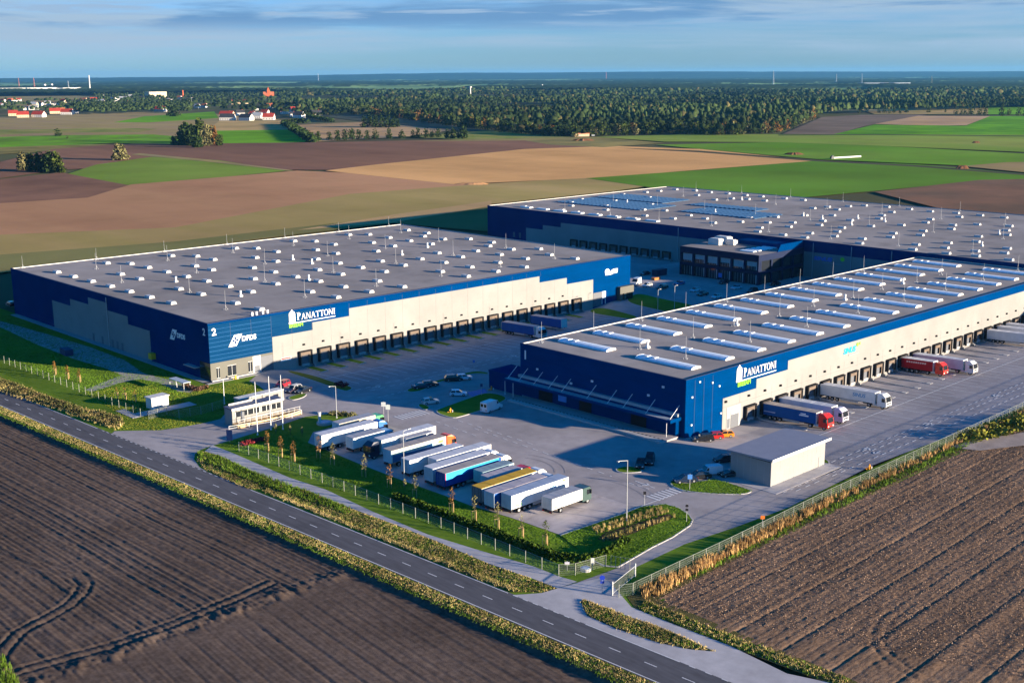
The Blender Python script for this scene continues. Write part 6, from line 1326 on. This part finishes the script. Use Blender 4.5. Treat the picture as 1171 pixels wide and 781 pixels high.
for (x,y,w,a,r) in ((425,282,30,'c','r'),(530,294,50,'w','d'),(560,274,40,'c','o'),(592,271,26,'w','d'),(628,271,34,'w','r'),(660,268,22,'w','d'),(690,280,22,'c','g'),(760,272,34,'w','g'),(820,264,80,'w','g'),(872,250,42,'w','g'),(852,232,20,'w','d'),(685,240,16,'w','d'),(1075,342,62,'w','r'),(1050,318,20,'w','r'),(1122,274,22,'c','g'),(1150,268,20,'w','d'),(940,322,24,'w','g'),(850,300,30,'w','d')): house(Z1(x,y), w/5.855, a, r, ML)
for (x,y,w,a,r) in ((350,322,80,'c','r'),(355,343,84,'w','d'),(480,344,74,'w','d'),(440,310,46,'w','d'),(520,312,28,'w','r'),(555,330,52,'w','g'),(605,308,46,'w','r'),(630,340,64,'w','r'),(410,234,50,'c','o'),(455,230,56,'c','o'),(380,214,14,'w','d'),(548,276,20,'w','d'),(640,260,40,'w','o'),(93,274,26,'w','d'),(150,260,30,'w','g'),(200,256,30,'w','o'),(30,198,26,'w','o'),(110,214,30,'w','g'),(432,174,20,'w','d'),(22,262,16,'w','d')): house(Z2(x,y), w/5.855, a, r, CV)
for (x,y,w,a,r) in ((742,300,52,'w','r'),(768,280,40,'w','r'),(810,288,60,'w','r'),(852,294,34,'w','d'),(832,326,58,'w','d'),(790,318,30,'w','d'),(890,298,30,'w','d'),(950,316,54,'w','d'),(1080,277,20,'w','d'),(1132,276,24,'w','d'),(755,270,30,'w','d')): house(Z2(x,y), w/5.855, a, r, RV)
def hallbox(label, px0, px1, h, m=M_wallw, roof=M_rg, deep=40, name='warehouse', cat='warehouse'):
    a,c = np.array(G(*px0)),np.array(G(*px1)); u = (c-a)/np.linalg.norm(c-a); t = empty(name, (*a,0), math.atan2(u[1],u[0]), label, cat); Ln = np.linalg.norm(c-a)
    b = MB(); b.box(0,Ln,0,deep,-.2,h); b.build('wall', m, t); b = MB(); b.box(-.4,Ln+.4,-.4,deep+.4,h+.01,h+.8); b.build('roof', roof, t)
    b = MB()
    for k in range(max(2,int(Ln/18))): b.box(6+k*18,10+k*18,-.1,-.02,.5,h*.55)
    b.build('gates', M_rg, t); return t
hallbox('very long low white warehouse on the far left horizon', (-20,105.2),(66,104.0),16,deep=70); hallbox('long white warehouse to the right of the longest one on the left horizon', (72,104.0),(94,103.4),14,deep=60)
hallbox('cream block-like building rising above the village trees', (171,113.4),(191,113.0),22,M_wallc,M_rg,30,'apartment_building','building')
hallbox('pale low industrial hall on the right horizon, left of two', (988,98.6),(1016,98.4),16,mat('hall_sheet_blue_white',(.16,.19,.23),.5),M_rg,90); hallbox('pale low industrial hall on the right horizon, right of two', (1022,98.6),(1041,98.2),15,mat('hall_sheet_pale',(.17,.20,.24),.5),M_rg,90)
hallbox('low white hall in front of the industrial halls on the right', (1046,105.5),(1062,105.2),8,deep=30); hallbox('small white hall at the far right horizon', (1158,104),(1180,103.8),12,deep=40); hallbox('pale low barn at the forest edge', (655,157.6),(674,157.3),3.2,mat('barn_render',(.55,.40,.27),.8),M_ro,7,'barn','barn')
hallbox('long low farm shed before the forest trees', (523,131),(556,131.5),5,M_wallc,M_rg,12,'barn','barn'); hallbox('second long farm shed at the forest edge', (612,135),(640,136),5,M_wallc,M_ro,12,'barn','barn')
# brick church
cx_,cy_ = G(*Z2(628,196)); s = math.hypot(cx_-CAMP[0],cy_-CAMP[1])/FPX; ch = empty('church', (cx_,cy_,0), YAW-math.pi/2+.2, 'orange brick church with a pointed tower above the village trees', 'church')
b = MB(); b.box(-5.5*s,6*s,-1.6*s,1.6*s,0,4.4*s); b.prism([(-1.6*s,4.4*s),(1.6*s,4.4*s),(0,7.2*s)],'x',-5.5*s,6*s); b.build('nave', M_brick, ch)
b = MB()
for sg in (-1,1): b.add([(-5.6*s,sg*1.75*s,4.2*s),(6.1*s,sg*1.75*s,4.2*s),(6.1*s,0,7.35*s),(-5.6*s,0,7.35*s)],[(0,1,2,3)])
b.build('nave_roof', M_ro, ch)
b = MB(); b.box(-1.5*s,1.5*s,-1.2*s,1.4*s,0,8.6*s); b.build('tower', M_brick, ch); b = MB(); b.add([(-1.5*s,-1.2*s,8.6*s),(1.5*s,-1.2*s,8.6*s),(1.5*s,1.4*s,8.6*s),(-1.5*s,1.4*s,8.6*s),(0,.1*s,12.6*s)],[(0,1,4),(1,2,4),(2,3,4),(3,0,4)]); b.build('spire', M_brick, ch)
def tower(label, px, hpx, wpx, m, lattice=False, head=False, name='mast', cat='mast'):
    x,y = G(*px); s = math.hypot(x-CAMP[0],y-CAMP[1])/FPX; t = empty(name, (x,y,0), .4, label, cat); h = hpx*s; w = wpx*s/2; b = MB()
    if lattice:
        for sx in (-1,1):
            for sy in (-1,1): b.tube((sx*w,sy*w,0),(sx*w*.25,sy*w*.25,h),w*.16,w*.10,5)
        for k in range(7):
            z0,z1 = h*k/7,h*(k+1)/7; a0,a1 = w*(1-.75*k/7),w*(1-.75*(k+1)/7)
            for sg in (-1,1): b.tube((sg*a0,-a0,z0),(-sg*a1,-a1,z1),w*.07,n=4); b.tube((-a0,sg*a0,z0),(-a1,-sg*a1,z1),w*.07,n=4)
    else: b.tube((0,0,0),(0,0,h),w,w*.75,10)
    b.build('shaft', m, t)
    if head: b = MB(); b.tube((0,0,h*.93),(0,0,h),w*1.9,w*1.9,10); b.build('platform', m, t)
M_conc2 = mat('pale_concrete', (.55,.55,.54), .8); M_redw = mat('mast_red', (.45,.16,.12), .6); M_steel = mat('mast_steel', (.42,.45,.48), .5)
tower('tall pale concrete chimney on the left horizon', (103,104.5),16,1.5,M_conc2,name='chimney',cat='chimney'); tower('thin red lattice mast furthest left on the horizon', (22,103),12,1.4,M_redw,True); tower('thin red lattice mast second from the left on the horizon', (39.5,103),12,1.4,M_redw,True); tower('pale lattice mast left of the tall chimney', (78.5,104),10,1.2,M_steel,True)
tower('pale tower with a platform above the middle forest', (538,117),16.5,1.8,M_conc2,head=True,name='observation_tower',cat='tower'); tower('white lattice mast on the right horizon', (884,97.5),15,1.6,M_steel,True); tower('lattice mast on the horizon right of the white one', (956,97),11,1.4,M_steel,True); tower('pale lattice mast above the right industrial halls', (985,97.5),12,1.4,M_steel,True); tower('yellowish lattice mast right of the industrial halls', (1065,97.5),9,1.4,mat('mast_ochre',(.45,.36,.12),.6),True)
tower('small white tank tower in the middle forest', (620,102),4.5,2.2,M_conc2,name='water_tower',cat='tower'); tower('brick chimney rising above the left village trees', (209.4,113),8.5,1.8,M_brick,name='chimney',cat='chimney'); tower('faint lattice mast left of the middle ridge', (364,94),9,1.2,M_steel,True); tower('faint lattice mast on the middle ridge', (693,92),9,1.3,M_redw,True); tower('white silo left of the tall chimney', (51.5,101.2),4,3.2,M_conc2,name='silo',cat='silo'); tower('second white silo left of the tall chimney', (59.5,100.8),4,2.8,M_conc2,name='silo',cat='silo')
# field heaps and the bale row
def heap(label, px, w, h, m):
    x,y = G(*px); rng = np.random.default_rng(int(px[0])); n = 26; b = MB(); ring0 = [(w*.5*(1+.2*rng.normal())*math.cos(t),w*.22*(1+.2*rng.normal())*math.sin(t),-.1) for t in np.linspace(0,6.28,n,endpoint=False)]; ring1 = [(a*.55,q*.5,h*(.8+.4*rng.random())) for a,q,_ in ring0]
    b.add(ring0+ring1+[(0,0,h)], [(i,(i+1)%n,n+(i+1)%n,n+i) for i in range(n)]+[(n+i,n+(i+1)%n,2*n) for i in range(n)]); o = b.build('field_heap', m, loc=(x,y,0)); o.rotation_euler = (0,0,YAW-math.pi/2); tag(o, label, 'heap')
M_hp = mat('dung_brown', (.16,.075,.04), .95, .3, .5)
heap('brown field heap left of the white bale row', (908,178.5), 17, 1.8, M_hp); heap('small red brown heap on the far right meadow', (1116,165), 9, 1.6, M_hp); heap('red brown heap beside the right field track', (1100,195), 10, 2.4, M_hp); heap('reddish timber heap at the forest edge by the barn', (667,162.3), 22, 2.0, M_hp); heap('sandy heap on the golden field', (541,213), 22, 1.0, mat('sand_heap',(.45,.25,.12),.95,.2,.3))
x,y = G(953,183.5); x2,y2 = G(985,181.6); a = math.atan2(y2-y,x2-x); Lb = math.hypot(x2-x,y2-y); br = empty('bale_stack', (x,y,0), a, 'long row of white wrapped bales beside the right field track', 'bale row'); b = MB()
for k in range(int(Lb/1.6)): b.tube((1.6*k,0,.75),(1.6*k+1.5,0,.75),.75,n=12)
b.build('wrapped_bales', M_white, br); b = MB(); b.box(-3.5,-.3,-1,1,0,2.0); b.box(-2.6,-.6,-.9,.9,2.0,2.8); b.build('dark_cart', paint((.03,.035,.045)), br)

# ------------------------------------------------------------------ forest: the front rank as trees, everything behind as one canopy mass
edge = [(330,137.5),(400,133),(411,132),(458.6,137),(516.6,145.5),(571,152),(619,156.5),(653,158),(687,156.5),(755,154.7),(780,154.5),(822,156.5),(868,154.5),(890.5,153),(935,136.5),(976,131.5),(1171,124.5),(1260,123.5)]
def edge_y(x): return np.interp(x, [e[0] for e in edge], [e[1] for e in edge])
rng = np.random.default_rng(5); i = 0
for x in np.arange(404,935,4.2):
    yy = float(edge_y(x))-rng.random()*1.2
    kd = rng.choice([0,0,1,1,1,2,3],p=None); TP((x+rng.normal()*.8,yy),9+4*rng.random(),10+5*rng.random()-(2 if x < 500 else 0),int(kd),{0:'dark tree in the front rank of the forest edge',1:'mid green tree in the front rank of the forest edge',2:'pale yellow green tree in the front rank of the forest edge',3:'rust coloured tree in the front rank of the forest edge'}[int(kd)],'trees of the forest edge',n=150)
ICO = None
def ico():
    bm = bmesh.new(); bmesh.ops.create_icosphere(bm, subdivisions=2, radius=1.0); bm.verts.ensure_lookup_table(); V = np.array([v.co[:] for v in bm.verts]); F = np.array([[v.index for v in f.verts] for f in bm.faces]); bm.free()
    k = V[:,2] > -.35; idx = -np.ones(len(V),int); idx[k] = np.arange(k.sum()); F = F[k[F].all(1)]; return V[k], idx[F]
IV, IF = ico()
def crowns(name, P, rad, hgt, mats, tint, rng, ragged=.34):
    """P (n,2): rounded ragged crowns on trunks hidden in the mass"""
    n = len(P); m = len(IV); d = 1+ragged*(rng.random((n,m))-.5)*2; V = IV[None]*d[:,:,None]; V[:,:,0] *= rad[:,None]; V[:,:,1] *= rad[:,None]; V[:,:,2] = V[:,:,2]*(hgt*.45)[:,None]+(hgt*.6)[:,None]; V[:,:,:2] += P[:,None,:]
    F = (IF[None]+(np.arange(n)*m)[:,None,None]).reshape(-1,3); tt = np.repeat(tint,m)*(.72+.56*rng.random(n*m)); o = np_mesh(name, V.reshape(-1,3), F, mats, tint=tt, smooth=True); o['kind'] = 'stuff'; return o
def forest_points(n, x0, x1, yfun, ytop, rng, keep=None):
    """scatter evenly on the ground between two sight lines"""
    out = []
    while sum(map(len,out)) < n:
        px = x0+(x1-x0)*rng.random(4000); lo = yfun(px); u = rng.random(4000); d0 = 1/(lo-85.5); d1 = 1/(ytop-85.5)
        r = np.sqrt(d0**2+(d1**2-d0**2)*u); py = 85.5+1/r; out.append(np.stack([px,py],1))
    Q = np.concatenate(out)[:n]; D = np.stack([CR*(a-585.5)/FPX-CU*(c-390.5)/FPX+_fw for a,c in Q]); W_ = CAMP[None,:2]+D[:,:2]*(-CAMP[2]/D[:,2])[:,None]; return W_, Q
M_for = mat('forest_foliage', (.024,.042,.014), .95, .3, .03, tint=True, col2=(.040,.056,.020)); M_fory = mat('forest_foliage_autumn', (.075,.068,.026), .95, .3, .03, tint=True)
for nm, n, x0, x1, yb, yt in (('forest',15000,340,1240,lambda x: edge_y(x)-1.0,118.0),('forest',11000,300,1240,lambda x: np.full_like(x,118.5),105.0)):
    W_, Q = forest_points(n, x0, x1, yb, yt, rng); g = fbm(W_[:,0],W_[:,1],.0035,61,3); cl = vnoise(W_[:,0],W_[:,1],.0022,91) 
    keep = (cl < .30) | (Q[:,1] > 135); W_, Q, g = W_[keep], Q[keep], g[keep]; u_ = W_@np.array([-_fw[1],_fw[0]]); v_ = W_@np.array([_fw[0],_fw[1]]); gap = ((vnoise(u_,v_*1.0,.0017,33)+.35*vnoise(u_,v_,.006,34)) > .10) & (Q[:,1] < 143-6*vnoise(u_,v_,.004,35)); keep = ~gap; W_, Q, g = W_[keep], Q[keep], g[keep]; st = np.floor(vnoise(W_[:,0],W_[:,1],.0045,44)*7)/7; hh = 10+5*rng.random(len(W_))+6*g+9*st; rr = 2.3+3.9*rng.random(len(W_))**2; hh *= .75+.09*rr; 
    if yt < 110: rr *= 1.7
    tn = np.clip(.85+1.0*g+1.1*st+.35*(rng.random(len(W_))-.5),.35,1.7); au = (rng.random(len(W_)) < .10+.12*np.clip(g,0,1))
    crowns(nm, W_[~au], rr[~au], hh[~au], M_for, tn[~au], rng); crowns(nm, W_[au], rr[au], hh[au]*.95, M_fory, tn[au], rng)
W_, Q = forest_points(650, 85, 218, lambda x: np.interp(x,[85,130,190,218],[131.5,131,128.5,131]), 121.0, rng); HP0 = np.array([o.location[:2] for o in bpy.data.objects if o.name.split('.')[0] == 'house']); ok = np.array([np.hypot(*(HP0-w).T).min() > 14 for w in W_]); W_ = W_[ok]; crowns('village_trees', W_, 3+2.5*rng.random(len(W_)), 8+5*rng.random(len(W_)), M_for, .6+.8*rng.random(len(W_)), rng)
# village trees
def vy(x): return np.interp(x,[-60,0,60,100,150,190,235,300,340],[132,130,130,130,127,125.5,126,133,133])
W_, Q = forest_points(3600, -60, 345, vy, 104.5, rng); g = fbm(W_[:,0],W_[:,1],.004,71,3)
open_ = ((Q[:,1] > 107.5) & (Q[:,1] < 116.5) & (Q[:,0] < 112-(116-Q[:,1])*1.0)) | ((Q[:,0] < 75) & (Q[:,1] > 116.5) & (Q[:,1] < 134) & (g < -.12)) | ((Q[:,0] > 252) & (Q[:,0] < 318) & (Q[:,1] > 130.5))
HP = np.array([o.location[:2] for o in bpy.data.objects if o.name.split('.')[0] in ('house','church','apartment_building')]); vd = np.array([_fw[0],_fw[1]])/math.hypot(_fw[0],_fw[1]); near_ = np.zeros(len(W_),bool)
for hp in HP:
    r_ = W_-hp; al = r_@vd; la = np.abs(r_@np.array([-vd[1],vd[0]])); near_ |= (la < 13) & (al < 12) & (al > -42)
k = ~open_ & ~near_; W_, g = W_[k], g[k]; crowns('village_trees', W_, 4+2.5*rng.random(len(W_)), 9+5*rng.random(len(W_)), M_for, np.clip(.9+.9*g+.4*(rng.random(len(W_))-.5),.4,1.9), rng)
# far canopy: a rolling roof of woods and clearings out to the horizon
def far_canopy():
    ds = np.geomspace(5200, 21500, 150); az = np.linspace(-.50,.50,420); A,D = np.meshgrid(az,ds,indexing='ij'); an = YAW-A; X = CAMP[0]+D*np.cos(an); Y = CAMP[1]+D*np.sin(an)
    wood = fbm(X,Y,.0011,101,3); wd = np.clip((wood+.12)*6,0,1); Z = .3+wd*(13+6*rng.random(X.shape)+4*fbm(X,Y,.004,5,2)); nx,ny = X.shape; I = np.arange(nx*ny).reshape(nx,ny); F = np.stack([I[:-1,:-1],I[1:,:-1],I[1:,1:],I[:-1,1:]],-1).reshape(-1,4)
    tn = np.where(wd > .4,.8+.6*rng.random(X.shape),5.5+5*vnoise(X,Y,.0016,7)); o = np_mesh('far_forest', np.stack([X,Y,Z],-1).reshape(-1,3), F, M_for, tint=tn.ravel()); o['kind'] = 'stuff'
far_canopy()
def hills():
    az = np.linspace(-.55,.55,260); ds = np.array([19000,20500,22000,23500,25000]); A,D = np.meshgrid(az,ds,indexing='ij'); an = YAW-A; px = 585.5+np.tan(A)*FPX
    H = np.interp(px,[-200,0,300,400,520,600,700,760,900,1000,1171,1400],[55,58,66,92,112,108,112,116,100,92,84,80])+6*fbm(A*60,D*.0003,1.0,8,3); prof = np.array([0,.75,1.0,.9,.4]); Z = H*prof[None,:]+1; X = CAMP[0]+D*np.cos(an); Y = CAMP[1]+D*np.sin(an)
    nx,ny = X.shape; I = np.arange(nx*ny).reshape(nx,ny); F = np.stack([I[:-1,:-1],I[1:,:-1],I[1:,1:],I[:-1,1:]],-1).reshape(-1,4); o = np_mesh('hills', np.stack([X,Y,Z],-1).reshape(-1,3), F, mat('wooded_hills',(.030,.045,.020),.95,.3,.004)); o['kind'] = 'structure'
hills()
# ------------------------------------------------------------------ haze: one closed box of air round everything
if HAZE > 0:
    b = MB(); b.box(-27500,27500,-27500,27500,-5,190); hz_ = b.build('haze', []); hz_['kind'] = 'stuff'
    m = bpy.data.materials.new('haze_air'); m.use_nodes = True; nt2 = m.node_tree; nt2.nodes.clear(); ou = nt2.nodes.new('ShaderNodeOutputMaterial'); pv = nt2.nodes.new('ShaderNodeVolumePrincipled')
    pv.inputs['Density'].default_value = HAZE; pv.inputs['Color'].default_value = (.16,.54,1.0,1); pv.inputs['Anisotropy'].default_value = 0.2; nt2.links.new(pv.outputs[0], ou.inputs['Volume']); hz_.data.materials.append(m)
